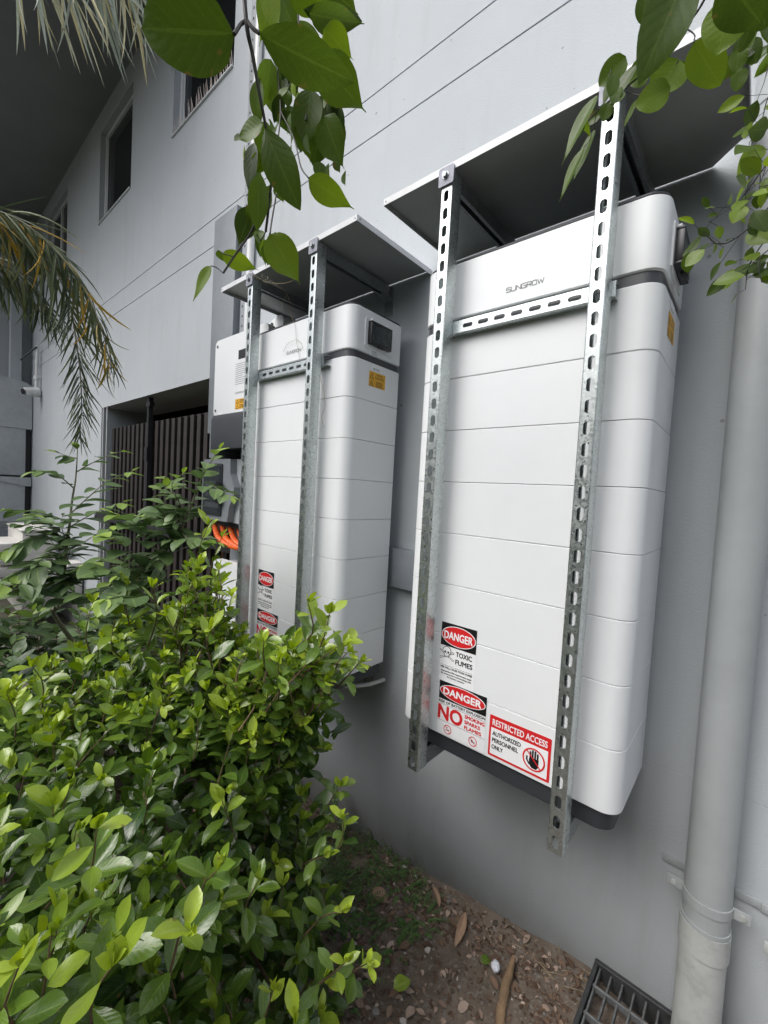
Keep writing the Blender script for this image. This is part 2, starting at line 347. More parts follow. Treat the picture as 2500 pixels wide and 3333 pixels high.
# flat lettering on planes: u along the text, v up, at a given origin/axes
TXT = {}
def text_verts(s, bold):
    key = (s, bold)
    if key in TXT: return TXT[key]
    cu = bpy.data.curves.new('t', 'FONT'); cu.body = s; cu.size = 1; cu.offset = bold; cu.resolution_u = 3; cu.fill_mode = 'FRONT'
    o = bpy.data.objects.new('t', cu); COL.objects.link(o)
    dg = bpy.context.evaluated_depsgraph_get(); me = o.evaluated_get(dg).to_mesh()
    V = [(v.co.x, v.co.y) for v in me.vertices]; F = [tuple(p.vertices) for p in me.polygons]
    o.evaluated_get(dg).to_mesh_clear(); bpy.data.objects.remove(o); bpy.data.curves.remove(cu)
    TXT[key] = (V, F); return V, F
class Sheet:
    """flat print on a plane; pt(u,v,lift) -> world point"""
    def __init__(s, pt): s.pt = pt; s.mb = MB(); s.mats = []
    def m(s, mat):
        if mat not in s.mats: s.mats.append(mat)
        s.mb.mi = s.mats.index(mat); return s
    def poly(s, mat, P, lift): s.m(mat); s.mb.face([s.pt(u, v, lift) for u, v in P])
    def rect(s, mat, u0, v0, u1, v1, lift): s.poly(mat, [(u0, v0), (u1, v0), (u1, v1), (u0, v1)], lift)
    def ell(s, mat, cu, cv, ru, rv, lift, n=28): s.poly(mat, [(cu+ru*math.cos(2*math.pi*i/n), cv+rv*math.sin(2*math.pi*i/n)) for i in range(n)], lift)
    def ring(s, mat, cu, cv, ru, rv, w, lift, n=28):
        s.m(mat)
        for i in range(n):
            a, b = 2*math.pi*i/n, 2*math.pi*(i+1)/n
            s.mb.face([s.pt(cu+(ru-k)*math.cos(t), cv+(rv-k)*math.sin(t), lift) for t, k in ((a, 0), (b, 0), (b, w), (a, w))])
    def line(s, mat, P, w, lift):
        s.m(mat)
        for (a, b), (c, d) in zip(P[:-1], P[1:]):
            L = math.hypot(c-a, d-b) or 1; nx, ny = -(d-b)/L*w/2, (c-a)/L*w/2; ex, ey = (c-a)/L*w*0.35, (d-b)/L*w*0.35
            s.mb.face([s.pt(a-ex+nx, b-ey+ny, lift), s.pt(a-ex-nx, b-ey-ny, lift), s.pt(c+ex-nx, d+ey-ny, lift), s.pt(c+ex+nx, d+ey+ny, lift)])
    def text(s, mat, st, u0, v0, u1, v1, lift, bold=0.0):
        V, F = text_verts(st, bold); s.m(mat)
        xs = [v[0] for v in V]; ys = [v[1] for v in V]; x0, x1, y0, y1 = min(xs), max(xs), min(ys), max(ys)
        vs = [s.mb.bm.verts.new(s.pt(u0+(x-x0)/(x1-x0)*(u1-u0), v0+(y-y0)/(y1-y0)*(v1-v0), lift)) for x, y in V]
        for f in F:
            try: s.mb.bm.faces.new([vs[i] for i in f]).material_index = s.mb.mi
            except ValueError: pass
    def fat(s, mat, st, u0, v0, u1, v1, lift, d):
        for k, (a, b) in enumerate(((0, 0), (d, d*.5), (-d, -d*.5), (d*.5, -d), (-d*.5, d))): s.text(mat, st, u0+a, v0+b, u1+a, v1+b, lift+0.00006*k)
    def build(s, name, parent): return s.mb.build(name, s.mats, parent)

# ------------------------------------------------------------ leaves
def profile(kind, t):
    if kind == 'obovate': return math.sin(math.pi*min(1, t)**1.25)**0.75 * (1 if t < 0.97 else 0.7)
    if kind == 'elliptic': return max(0.0, math.sin(math.pi*t**0.95))**0.85
    if kind == 'drip': 
        w = math.sin(math.pi*min(1, t/0.93)**0.76)**0.8 if t < 0.93 else 0
        return max(w*(1 - 0.55*max(0, (t-0.6)/0.4)), 0.035 if 0 < t < 1 else 0)
    if kind == 'round': return math.sin(math.pi*t**0.8)**0.6
    if kind == 'strap': return (min(1, t/0.12)**0.7)*(1-t**3.5)*0.98 + 0.01
    if kind == 'arrow': return (1-t)**0.8*min(1, 0.45+t*3.2)
    return math.sin(math.pi*t)
def leaf_geo(kind, L, W, fold, curl, rng_, nl=7, nc=4, wave=0.0, twist=0.0):
    """base at the origin, tip along +Y, upper side +Z; returns verts, faces, uvs per vertex"""
    V, UV, F = [], [], []; ph = rng_.random()*6
    ang = 0; y = 0; z = 0
    for i in range(nl+1):
        t = i/nl
        if i: 
            ang = curl*t; y += math.cos(ang)*L/nl; z -= math.sin(ang)*L/nl
        w = max(profile(kind, t), 0.02)*W/2
        for j in range(nc+1):
            u = j/nc*2-1
            x = u*w; lift = fold*abs(x)*(1-0.3*t) + wave*W*math.sin(9*t+ph+(2 if u > 0 else 0))*abs(u)**2
            if kind == 'arrow' and i == 0: yy = y - abs(u)*L*0.22
            else: yy = y
            a = twist*t; V.append((x*math.cos(a)-lift*math.sin(a), yy+math.sin(ang)*lift, z+math.cos(ang)*lift*math.cos(a)+x*math.sin(a)))
            UV.append((0.5+0.5*u, t))
    for i in range(nl):
        for j in range(nc):
            a = i*(nc+1)+j; F.append((a, a+1, a+nc+2, a+nc+1))
    return np.array(V), F, UV
def mesh_from(name, V, F, UV, tone, mat):
    me = bpy.data.meshes.new(name); me.from_pydata([tuple(v) for v in V], [], [tuple(f) for f in F])
    uvl = me.uv_layers.new(name='UVMap')
    li = np.zeros(len(me.loops), dtype=np.int32); me.loops.foreach_get('vertex_index', li)
    uvl.data.foreach_set('uv', np.array(UV, dtype=np.float32)[li].ravel())
    at = me.attributes.new('tone', 'FLOAT', 'POINT'); at.data.foreach_set('value', np.array(tone, dtype=np.float32) if hasattr(tone, '__len__') else np.full(len(V), tone, dtype=np.float32))
    me.polygons.foreach_set('use_smooth', [True]*len(me.polygons)); me.materials.append(mat); me.update(); return me
class Species:
    def __init__(s, name, kind, ratio, mat, n=5, tones=(0.0, 0.25, 0.5, 0.75, 1.0), fold=(0.25, 0.6), curl=(0.1, 0.9), wave=0.03, nl=7, nc=4, nl2=5, nc2=2):
        r = random.Random(name); s.mat = mat; s.tones = tones; s.n = n; s.hi = []; s.lo = []; s.cache = {}
        for k in range(n):
            fo = r.uniform(*fold); cu = r.uniform(*curl); rt = ratio*r.uniform(0.78, 1.22); tw = r.uniform(-.25, .25)
            s.hi.append(leaf_geo(kind, 1, rt, fo, cu, r, nl, nc, wave, tw)); s.lo.append(leaf_geo(kind, 1, rt, fo, cu, r, nl2, nc2, 0, tw))
        s.name = name
    def mesh(s, k, tone):
        ti = min(range(len(s.tones)), key=lambda i: abs(s.tones[i]-tone)); key = (k, ti)
        if key not in s.cache: s.cache[key] = mesh_from(s.name, *s.hi[k], s.tones[ti], s.mat)
        return s.cache[key]
def frame(base, d, n, L):
    d = Vector(d).normalized(); n = Vector(n); n = n - d*n.dot(d)
    if n.length < 1e-5: n = d.orthogonal()
    n.normalize(); x = d.cross(n)
    M = Matrix(((x.x, d.x, n.x, base[0]), (x.y, d.y, n.y, base[1]), (x.z, d.z, n.z, base[2]), (0, 0, 0, 1)))
    return M @ Matrix.Scale(L, 4)
def plant_leaves(sp, items, parent, limit=300, name='leaf'):
    """items: (base, dir, normal, length, tone). The largest as seen become parts, the rest one 'stuff' mesh"""
    items = sorted(items, key=lambda it: -it[3]/max(0.15, (Vector(it[0])-CAM).length))
    inv = gmat(parent).inverted()
    for it in items[:limit]:
        k = random.randrange(sp.n); o = bpy.data.objects.new(name, sp.mesh(k, it[4])); link(o)
        o.parent = parent; o.matrix_local = inv @ frame(it[0], it[1], it[2], it[3])
    rest = items[limit:]
    if rest:
        Vs, Fs, UVs, T = [], [], [], []; off = 0
        for it in rest:
            V, F, UV = sp.lo[random.randrange(sp.n)]
            M = np.array(inv @ frame(it[0], it[1], it[2], it[3])); W = V @ M[:3, :3].T + M[:3, 3]
            Vs.append(W); Fs.append(np.array(F)+off); UVs += UV; T += [it[4]]*len(V); off += len(V)
        me = mesh_from('foliage', np.vstack(Vs), np.vstack(Fs).tolist(), UVs, T, sp.mat)
        o = bpy.data.objects.new('foliage', me); link(o); o.parent = parent; o['kind'] = 'stuff'
def rv(s=1.0): return Vector((random.gauss(0, 1), random.gauss(0, 1), random.gauss(0, 1)))*s
def catmull(P, n=6):
    P = [Vector(p) for p in P]; Q = [P[0]*2-P[1]] + P + [P[-1]*2-P[-2]]; out = []
    for i in range(1, len(Q)-2):
        for k in range(n):
            t = k/n; a, b, c, d = Q[i-1], Q[i], Q[i+1], Q[i+2]
            out.append(0.5*((2*b) + (c-a)*t + (2*a-5*b+4*c-d)*t*t + (3*b-a-3*c+d)*t**3))
    out.append(P[-1]); return out

# ============================================================ THE BUILDING
bld = empty('building', (-2.0, 0.31, -0.76), 'pale grey rendered building wall with two thin grooves, high windows and a soffit', 'building')
WY = 0.31
def facade():
    """one rendered face at y=WY with openings and shallow grooves, everything butted edge to edge"""
    mb = MB()
    win = [(-6.66, -5.75, 2.935, 3.765), (-4.61, -3.79, 2.935, 3.765), (-3.005, -2.205, 2.935, 3.765)]
    opening = (-4.33, -1.78, -0.95, 1.24)
    grooves = [(2.172, 2.178), (2.010, 2.016), (-0.0215, -0.0185)]
    holes = win + [opening]
    xs = sorted({-9.5, 3.5, *[v for h in holes for v in h[:2]]}); zs = sorted({-0.95, 3.95, *[v for h in holes for v in h[2:]], *[v for g in grooves for v in g]})
    for x0, x1 in zip(xs, xs[1:]):
        for z0, z1 in zip(zs, zs[1:]):
            cx, cz = (x0+x1)/2, (z0+z1)/2
            if any(h[0] < cx < h[1] and h[2] < cz < h[3] for h in holes): continue
            if any(g[0] < cz < g[1] for g in grooves):
                y = WY+0.005 if cz > 0.5 else WY+0.0015
                mb.face([(x0, y, z0), (x1, y, z0), (x1, y, z1), (x0, y, z1)])
                mb.face([(x0, WY, z0), (x1, WY, z0), (x1, y, z0), (x0, y, z0)]); mb.face([(x0, y, z1), (x1, y, z1), (x1, WY, z1), (x0, WY, z1)])
            else: mb.face([(x0, WY, z0), (x1, WY, z0), (x1, WY, z1), (x0, WY, z1)])
    for (a, b, c, d), dep in [(w, 0.105) for w in win] + [(opening, 0.42)]:
        y = WY+dep
        mb.face([(a, WY, c), (a, y, c), (a, y, d), (a, WY, d)]); mb.face([(b, y, c), (b, WY, c), (b, WY, d), (b, y, d)])
        mb.face([(a, y, d), (b, y, d), (b, WY, d), (a, WY, d)])
        if dep < 0.2: mb.face([(a, WY, c), (b, WY, c), (b, y, c), (a, y, c)])
    bmesh.ops.remove_doubles(mb.bm, verts=mb.bm.verts[:], dist=1e-5)
    return mb.build('facade_wall', WALL, bld)
facade()
# pilaster strip left of the screen, corner of the lower wall
MB().box(-4.655, -4.345, WY-0.012, WY-0.001, -0.95, 1.238).build('pilaster', WALL, bld)
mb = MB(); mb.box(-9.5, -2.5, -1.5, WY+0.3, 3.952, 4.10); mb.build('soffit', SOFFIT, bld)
MB().box(-9.5, 3.5, WY-0.0, WY+0.3, 4.102, 4.9).build('upper_wall', WALL, bld)
# return wall at the far left end, with its pillar
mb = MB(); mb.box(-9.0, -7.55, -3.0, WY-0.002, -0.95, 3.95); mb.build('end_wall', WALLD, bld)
mb = MB(); mb.box(-7.548, -7.42, 0.076, 0.189, 1.78, 3.95); mb.build('pillar', WALL, bld)
def window(a, b, c, d, nb, label_state):
    w = MB(); y = WY+0.040
    w.box(a+.001, a+0.030, y, y+0.05, c+.001, d-.001, 0.003); w.box(b-0.035, b-.001, y, y+0.05, c+.001, d-.001, 0.003)
    w.box(a+0.036, b-0.036, y, y+0.05, c+.001, c+0.035, 0.003); w.box(a+0.036, b-0.036, y, y+0.05, d-0.035, d-.001, 0.003)
    w.box(a+0.036, a+0.048, y+0.010, y+0.018, c+0.036, d-0.036, 0.002)
    if nb: w.box((a+b)/2-0.02, (a+b)/2+0.02, y-0.002, y+0.048, c+0.036, d-0.036, 0.003)
    f = w.build('window', FRAMEW, bld); tag(f, label_state)
    MB().box(a+0.036, b-0.036, y+0.019, y+0.025, c+0.036, d-0.036).build('pane', GLASS, f)
    MB().box(a+0.001, b-0.001, WY-0.012, y-0.001, c+0.001, c+0.010, 0.002).build('sill', FRAMEW, f)
    return f
window(-6.66, -5.75, 2.935, 3.765, 1, 'furthest window, with a mullion')
window(-4.61, -3.79, 2.935, 3.765, 0, 'middle window, dark and plain')
w1 = window(-3.005, -2.205, 2.935, 3.765, 0, 'window with a row of bird spikes on its sill')
sp = MB()
for i in range(34):
    x = -2.99 + i*0.0235
    sp.cyl((x, WY+0.012, 2.944), (random.uniform(-.08, .08), random.uniform(-.25, .05), 1), 0.0034, 0.105, 5, 0.0008)
sp.build('bird_spikes', simple('pale_spike_plastic', (0.72, 0.62, 0.56), 0.5), w1)
# room behind the screen
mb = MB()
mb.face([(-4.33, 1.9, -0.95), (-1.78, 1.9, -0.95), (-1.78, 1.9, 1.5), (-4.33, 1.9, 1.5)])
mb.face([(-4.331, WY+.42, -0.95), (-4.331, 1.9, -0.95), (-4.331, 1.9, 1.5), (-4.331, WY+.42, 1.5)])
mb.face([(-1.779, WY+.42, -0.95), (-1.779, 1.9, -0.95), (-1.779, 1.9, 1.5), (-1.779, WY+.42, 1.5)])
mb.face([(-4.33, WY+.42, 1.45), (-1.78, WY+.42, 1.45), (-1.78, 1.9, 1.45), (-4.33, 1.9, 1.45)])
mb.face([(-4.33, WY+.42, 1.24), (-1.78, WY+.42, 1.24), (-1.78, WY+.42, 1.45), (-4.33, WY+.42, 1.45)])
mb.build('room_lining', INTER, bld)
for k, (x, z, w, h) in enumerate([(-3.3, -0.4, 0.25, 0.55), (-2.6, -0.5, 0.3, 0.7), (-3.9, 0.2, 0.2, 0.3), (-2.2, 0.55, 0.18, 0.3)]):
    o = MB().box(x, x+w, 1.0+0.1*k, 1.3+0.1*k, -0.95, z+h, 0.01).build('stored_carton', BRICKR, None, (x, 1.0, -0.95))
    tag(o, ['brown carton behind the slatted screen, left of centre', 'tall brown carton behind the slatted screen near its middle', 'small brown carton behind the left end of the slatted screen', 'brown carton behind the slatted screen beside the inverter'][k], 'carton', 'cartons stored behind the screen')

# slatted screen
scr = empty('slatted_screen', (-3.1, 0.36, -0.7), 'dark brown vertical slat screen closing the opening below the pale wall', 'screen')
first = None; x = -4.30; n = 0
while x < -1.80:
    if first is None:
        first = MB().box(x, x+0.050, 0.372, 0.392, -0.62, 1.06, 0.002, 1).build('slat', SLAT, scr)
    else:
        c = first.copy(); link(c); c.parent = scr; c.location = first.location + Vector((n*0.098, 0, random.uniform(-.001, .001)))
    x += 0.098; n += 1
mb = MB(); mb.box(-4.32, -1.80, 0.394, 0.424, 1.02, 1.065); mb.box(-4.32, -1.80, 0.394, 0.424, -0.64, -0.60); mb.build('frame_rail', DARKM, scr)
for zz_ in (0.262, -0.575):
    mb = MB(); mb.box(-4.46, -1.80, 0.290, 0.3695 if 0 else 0.296, zz_-0.032, zz_+0.032); mb.box(-4.46, -1.80, 0.297, 0.312 if 0 else 0.302, zz_+0.020, zz_+0.032)
    b_ = mb.build('cross_bar', DARKM, scr)
    MB().cyl((-4.42, 0.290, zz_), (0, -1, 0), 0.014, 0.008, 10).build('bolt', GALVD, b_)
mb = MB(); mb.box(-3.385, -3.352, 0.335, 0.366, -0.62, 1.236); mb.box(-3.41, -3.33, 0.333, 0.368, 1.17, 1.20); mb.box(-3.395, -3.342, 0.325, 0.3345, 0.76, 0.86); mb.build('post', DARKM, scr)
for k in (0, 1):
    MB().cyl((-4.30+0.10*k, 0.300, -0.95), (0, 0, 1), 0.0045, 2.19, 6).build('hanging_wire', WHITEP, scr)

# ============================================================ FAR LEFT: ducts, camera, air conditioner
d = empty('duct_stack', (-7.3, 0.0, -0.9), 'large grey sheet metal duct boxes stacked in the far left corner', 'duct')
mb = MB(); mb.prism([(-0.9, 1.205), (0.300, 1.205), (0.300, 1.79), (0.22, 1.83), (0.0, 1.86), (-0.4, 1.87), (-0.9, 1.87)], 'x', -7.415, -7.35); mb.build('upper_box', DUCTL, d)
MB().box(-7.415, -7.36, -0.9, 0.236, 0.575, 1.203, 0.002).build('middle_box', DUCTL, d)
MB().prism([(-0.9, 0.55), (0.300, 0.55), (0.300, 0.43), (0.26, 0.43), (-0.3, 0.545), (-0.9, 0.545)], 'x', -7.415, -7.34).build('flange', DUCTL, d)
MB().box(-7.415, -7.36, -0.9, 0.236, -0.90, 0.545, 0.002).build('lower_box', DUCTL, d)
for k in range(12):
    MB().box(-7.359, -7.335, -0.6, 0.146, -0.43+0.034*k, -0.412+0.034*k).build('louvre_blade', GREYP2, d)
MB().box(-7.548, -7.42, 0.238, 0.3, -0.9, 1.2).build('gap_shade_sheet', DARKM, d)  # dark sheet standing in for the shade in the recess between duct and wall
c_ = empty('security_camera', (-6.9, 0.2, 1.75), 'white dome security camera hanging from a conduit on the far left wall', 'camera')
MB().tube([(-6.9000,0.2670,2.2453), (-6.9000,0.2621,1.6877)], 0.018, 10).build('conduit', WHITEP, c_)
MB().tube([(-7.0000,0.1150,2.0384), (-6.8800,0.2577,2.2274)], 0.010, 8).build('bracket_arm', DARKM, c_)
MB().cyl((-6.9000,0.2630,1.8557), (0, 0, -1), 0.032, 0.04, 12).build('junction_collar', WHITEP, c_)
hs_ = MB(); p_ = Vector((-6.8800,0.2404,1.6729)); hs_.cyl(p_+Vector((0, .04, -0.02)), (0.25, -1, -0.15), 0.062, 0.15, 16, 0.05); ho = hs_.build('housing', WHITEP, c_)
MB().cyl(p_+Vector((.045, -.115, -0.045)), (0.25, -1, -0.15), 0.036, 0.012, 14).build('lens', BLACK, ho)
a_ = empty('air_conditioner', (-5.5, 0.0, -0.85), 'beige outdoor air conditioner unit half hidden behind leaves at far left', 'air conditioner')
MB().box(-6.0, -5.2, -0.112, 0.125, -0.80, 0.035, 0.008).build('casing', BEIGE, a_)
MB().box(-6.02, -5.18, -0.125, 0.138, 0.0355, 0.055, 0.006).build('lid', BEIGE, a_)
MB().box(-5.2, -5.17, -0.05, 0.0, -0.42, -0.36, 0.006).build('pipe_cover', WHITEP, a_)
for k in range(4): MB().box(-5.74, -5.16, -0.30, -0.114, -0.16-0.115*k, -0.065-0.115*k, 0.012).build('side_grille', BEIGE, a_)
a2 = empty('meter_box', (-5.0, 0.2, -0.9), 'small pale box low on the wall behind the sapling', 'box')
MB().box(-5.02, -4.80, 0.17, 0.295, -0.62, -0.24, 0.01).build('body', BEIGE, a2)
MB().box(-5.03, -4.79, 0.155, 0.1695, -0.60, -0.26, 0.006).build('lid', WHITEP, a2)

# ============================================================ WALL DUCTS BEHIND THE EQUIPMENT
o = MB().box(-2.262, -2.02, 0.262, 0.308, 0.9, 2.095, 0.002).build('duct_cover', DUCTG, None, (-2.14, 0.308, 1.0)); tag(o, 'tall flat grey duct cover on the wall behind the left inverter', 'duct cover')
t_ = empty('cable_tray', (-1.93, 0.29, 1.3), 'pale vertical perforated cable tray and conduit running up the wall above the left inverter', 'cable tray')
mb = MB(); mb.box(-1.99, -1.945, 0.285, 0.289, 1.2, 4.0); mb.box(-1.99, -1.987, 0.290, 0.309, 1.2, 4.0); mb.box(-1.948, -1.945, 0.290, 0.309, 1.2, 4.0); mb.build('tray', GALVD, t_)
h_ = MB()
for k in range(50): h_.cyl((-1.9675, 0.2849, 1.30+0.052*k), (0, -1, 0), 0.0065, 0.0008, 8)
tag(h_.build('slot_hole', BLACK, t_), kind='stuff')
MB().cyl((-1.915, 0.289, 1.2), (0, 0, 1), 0.019, 2.8, 14).build('conduit', WHITEP, t_)
o = empty('cable_duct', (-0.9, 0.3, 0.34), 'short flat grey cable duct across the wall between the two battery cabinets', 'duct')
MB().box(-1.35, -0.35, 0.268, 0.308, 0.272, 0.412, 0.002).build('cover', DUCTG, o)
for z in (0.290, 0.402): MB().cyl((-0.832, 0.268, z), (0, -1, 0), 0.0045, 0.003, 8).build('screw', ZINC, o)

# ============================================================ MOUNTING FRAMES
PITCH = 0.0411
def slotted(mb, a0, a1, c0, c1, y, th, first, axis='z', sl=0.013, sw=0.0066):
    """flat web at y..y+th, running a0..a1 along its axis and c0..c1 across, with stadium slots every PITCH"""
    n = 8
    def P(a, c, yy): return (c, yy, a) if axis == 'z' else (a, yy, c)
    cm = (c0+c1)/2; k = first; cells = []; last = a0
    while k - PITCH/2 < a0 - 1e-6: k += PITCH
    s = k - PITCH/2
    def quad(x0, x1):
        for yy in (y, y+th): mb.face([P(x0, c0, yy), P(x1, c0, yy), P(x1, c1, yy), P(x0, c1, yy)])
    if s > a0: quad(a0, s)
    while s + PITCH <= a1 + 1e-6:
        ac = s + PITCH/2; inner = []; outer = []
        for i in range(4*n):
            t = 2*math.pi*(i+0.5)/(4*n); ca, sa = math.cos(t), math.sin(t)
            inner.append((ac + (sl-sw)*(1 if ca > 0 else -1) + sw*ca, cm + sw*sa))
            m = max(abs(ca)/(PITCH/2), abs(sa)/((c1-c0)/2)); outer.append((ac + ca/m, cm + sa/m))
        cor = [(ac+PITCH/2, c1), (ac-PITCH/2, c1), (ac-PITCH/2, c0), (ac+PITCH/2, c0)]
        for q in cor:
            j = min(range(4*n), key=lambda i: (outer[i][0]-q[0])**2+(outer[i][1]-q[1])**2); outer[j] = q
        for yy in (y, y+th):
            vi = [mb.bm.verts.new(P(a, c, yy)) for a, c in inner]; vo = [mb.bm.verts.new(P(a, c, yy)) for a, c in outer]
            for i in range(4*n):
                j = (i+1) % (4*n)
                mb.bm.faces.new((vi[i], vi[j], vo[j], vo[i])).material_index = mb.mi
        for i in range(4*n):
            j = (i+1) % (4*n); mb.face([P(*inner[i], y), P(*inner[j], y), P(*inner[j], y+th), P(*inner[i], y+th)])
        s += PITCH
    if s < a1: quad(s, a1)
    for a in (a0, a1): mb.face([P(a, c0, y), P(a, c1, y), P(a, c1, y+th), P(a, c0, y+th)])
def rail(x0, x1, z0, z1, first):
    mb = MB(); th = 0.0022; r = 0.0028; yf, yb = -0.060, -0.022
    slotted(mb, z0, z1, x0+r, x1-r, yf, th, first)
    # rounded shoulders, side walls and returned lips
    for sx, xe in ((1, x0), (-1, x1)):
        o_ = [(xe+sx*r, yf), (xe+sx*r*0.3, yf+r*0.3), (xe, yf+r), (xe, yb), (xe+sx*0.0055, yb), (xe+sx*0.0055, yb-0.006), (xe+sx*0.004, yb-0.006), (xe+sx*0.004, yb-th), (xe+sx*th, yb-th), (xe+sx*th, yf+r), (xe+sx*r, yf+th)]
        mb.prism(o_, 'z', z0, z1)
    return mb
def frame_rack(xl, xr, cx0, cx1, chamfer, first_l, first_r, label, clab, arm_right_plate):
    f = empty('mounting_frame', ((xl[0]+xr[1])/2, 0.30, -0.08), label, 'mounting frame', 'galvanised frames holding the battery cabinets')
    for (a, b), fs in ((xl, first_l), (xr, first_r)):
        rl = rail(a, b, -0.0868, 1.388, fs).build('upright_rail', GALV, f)
        m = (a+b)/2
        pl = MB(); pl.prism([(m-0.0205, 1.3555), (m-0.0185, 1.3535), (m+0.0185, 1.3535), (m+0.0215, 1.3565), (m+0.0215, 1.393), (m+0.0185, 1.3965), (m-0.0185, 1.3965), (m-0.0215, 1.393)], 'y', -0.0655, -0.0615)
        p = pl.build('square_washer', ZINC, rl)
        bt = MB(); bt.cyl((m-0.001, -0.0655, 1.376), (0, -1, 0), 0.0095, 0.0016, 20); bt.cyl((m-0.001, -0.0668, 1.376), (0, -1, 0), 0.0068, 0.0062, 6); bt.build('bolt', GALVD, rl)
        # lower arm carrying the cabinet
        mb = MB(); mb.box(a+0.001, a+0.004, -0.0218, 0.296, -0.083, -0.0465); mb.box(b-0.004, b-0.001, -0.0218, 0.296, -0.083, -0.0465); mb.box(a+0.0042, b-0.0042, -0.0218, 0.296, -0.083, -0.080)
        mb.box(a+0.0042, a+0.010, -0.0218, 0.296, -0.0495, -0.0467); mb.box(b-0.010, b-0.0042, -0.0218, 0.296, -0.0495, -0.0467)
        arm = mb.build('support_arm', GALVD, f)
        mb = MB(); mb.box(a-0.006, b+0.006, 0.2965, 0.3085, -0.15, -0.03, 0.002); mb.build('wall_plate', GALVD, arm)
        mb = MB(); mb.box(m-0.012, m+0.012, -0.018, 0.03, -0.0795, -0.076); mb.cyl((m, 0.012, -0.076), (0, 0, 1), 0.007, 0.006, 6); mb.cyl((m, 0.012, -0.076), (0, 0, 1), 0.003, 0.014, 8); mb.build('fixing', ZINC, arm)
        # upper arm under the canopy, open side down
        mb = MB(); mb.box(a+0.001, a+0.004, -0.0218, 0.296, 1.352, 1.386); mb.box(b-0.004, b-0.001, -0.0218, 0.296, 1.352, 1.386); mb.box(a+0.0042, b-0.0042, -0.0218, 0.296, 1.383, 1.386)
        mb.box(a+0.0042, a+0.010, -0.0218, 0.296, 1.352, 1.3545); mb.box(b-0.010, b-0.0042, -0.0218, 0.296, 1.352, 1.3545)
        up = mb.build('canopy_arm', GALVD, f)
        mb = MB(); mb.prism([(0.2965, 1.386), (0.3085, 1.386), (0.3085, 1.285), (0.3045, 1.285), (0.3045, 1.335), (0.272, 1.349), (0.255, 1.3512), (0.2965, 1.3512)], 'x', a-0.004, b+0.004); mb.cyl((m, 0.3045, 1.305), (0, -1, 0), 0.006, 0.005, 6); mb.build('wall_bracket', GALVD, up)
    # cross bar between the rails, behind them
    mb = MB(); z0, z1 = 1.0125, 1.0445; x0, x1 = xl[0]+0.004, xr[1]+0.007
    slotted(mb, x0, x1, z0+.002, z1-.002, -0.0210, 0.0020, (xl[1]+0.0415), axis='x', sl=0.0135, sw=0.0052)
    FX = x1 + (0.0 if chamfer else 0.016)
    mb.prism([(-0.0210, z0+.002), (-0.0204, z0+.0006), (-0.019, z0), (-0.001, z0), (-0.001, z0+.002), (-0.019, z0+.002)], 'x', x0, FX)
    mb.prism([(-0.0210, z1-.002), (-0.0204, z1-.0006), (-0.019, z1), (-0.001, z1), (-0.001, z1-.002), (-0.019, z1-.002)], 'x', x0, FX)
    mb.build('cross_bar', GALV, f)
    # canopy: folded sheet, white outside, grey backing coat below
    y0, y1 = -0.0605, 0.3075; zt = 1.4035
    top = [(cx0, y0), (cx1, y0)] + ([(cx1, 0.235), (cx1-0.068, y1)] if chamfer else [(cx1, y1)]) + [(cx0, y1)]
    mb = MB(); mb.prism([(x, y) for x, y in top], 'z', 1.4022, zt)
    mb.mi = 1
    ins = [(cx0+.0018, y0+.0018), (cx1-.0018, y0+.0018)] + ([(cx1-.0018, 0.234), (cx1-0.069, y1-.0005)] if chamfer else [(cx1-.0018, y1-.0005)]) + [(cx0+.0018, y1-.0005)]
    mb.prism(ins, 'z', 1.4012, 1.4020); mb.mi = 0
    zl = 1.3865
    mb.box(cx0, cx1, y0, y0+0.0015, zl, 1.4020); mb.box(cx0, cx0+0.0015, y0+0.0017, y1, zl, 1.4020); mb.box(cx1-0.0015, cx1, y0+0.0017, 0.234 if chamfer else y1, zl, 1.4020)
    mb.mi = 1
    mb.box(cx0+.0017, cx0+0.0025, y0+0.004, y1, zl+.0005, 1.4008); mb.box(cx1-0.0025, cx1-.0017, y0+0.004, 0.23 if chamfer else y1, zl+.0005, 1.4008)
    cn = mb.build('canopy', [SHEETW, SHEETU], f); tag(cn, clab)
    for x, y, dr in ((cx0+0.008, y0, (0, -1, 0)), (cx1-0.008, y0, (0, -1, 0)), (cx0, y0+0.012, (-1, 0, 0)), (cx1, y0+0.012, (1, 0, 0))):
        MB().cyl((x, y, 1.395), dr, 0.0024, 0.0014, 10).build('rivet', GALVD, cn)
    return f
frame_rack((-0.4685, -0.4365), (-0.1110, -0.0800), -0.656, 0.0965, True, -0.0662, -0.0640,
           'galvanised slotted steel frame with white canopy around the nearer battery cabinet', 'large white canopy with its rear right corner cut off', True)
frame_rack((-1.3300, -1.2975), (-0.9612, -0.9306), -1.530, -0.757, False, -0.0662, -0.0650,
           'galvanised slotted steel frame with white canopy around the farther battery cabinet', 'smaller-looking white canopy of the farther frame', False)
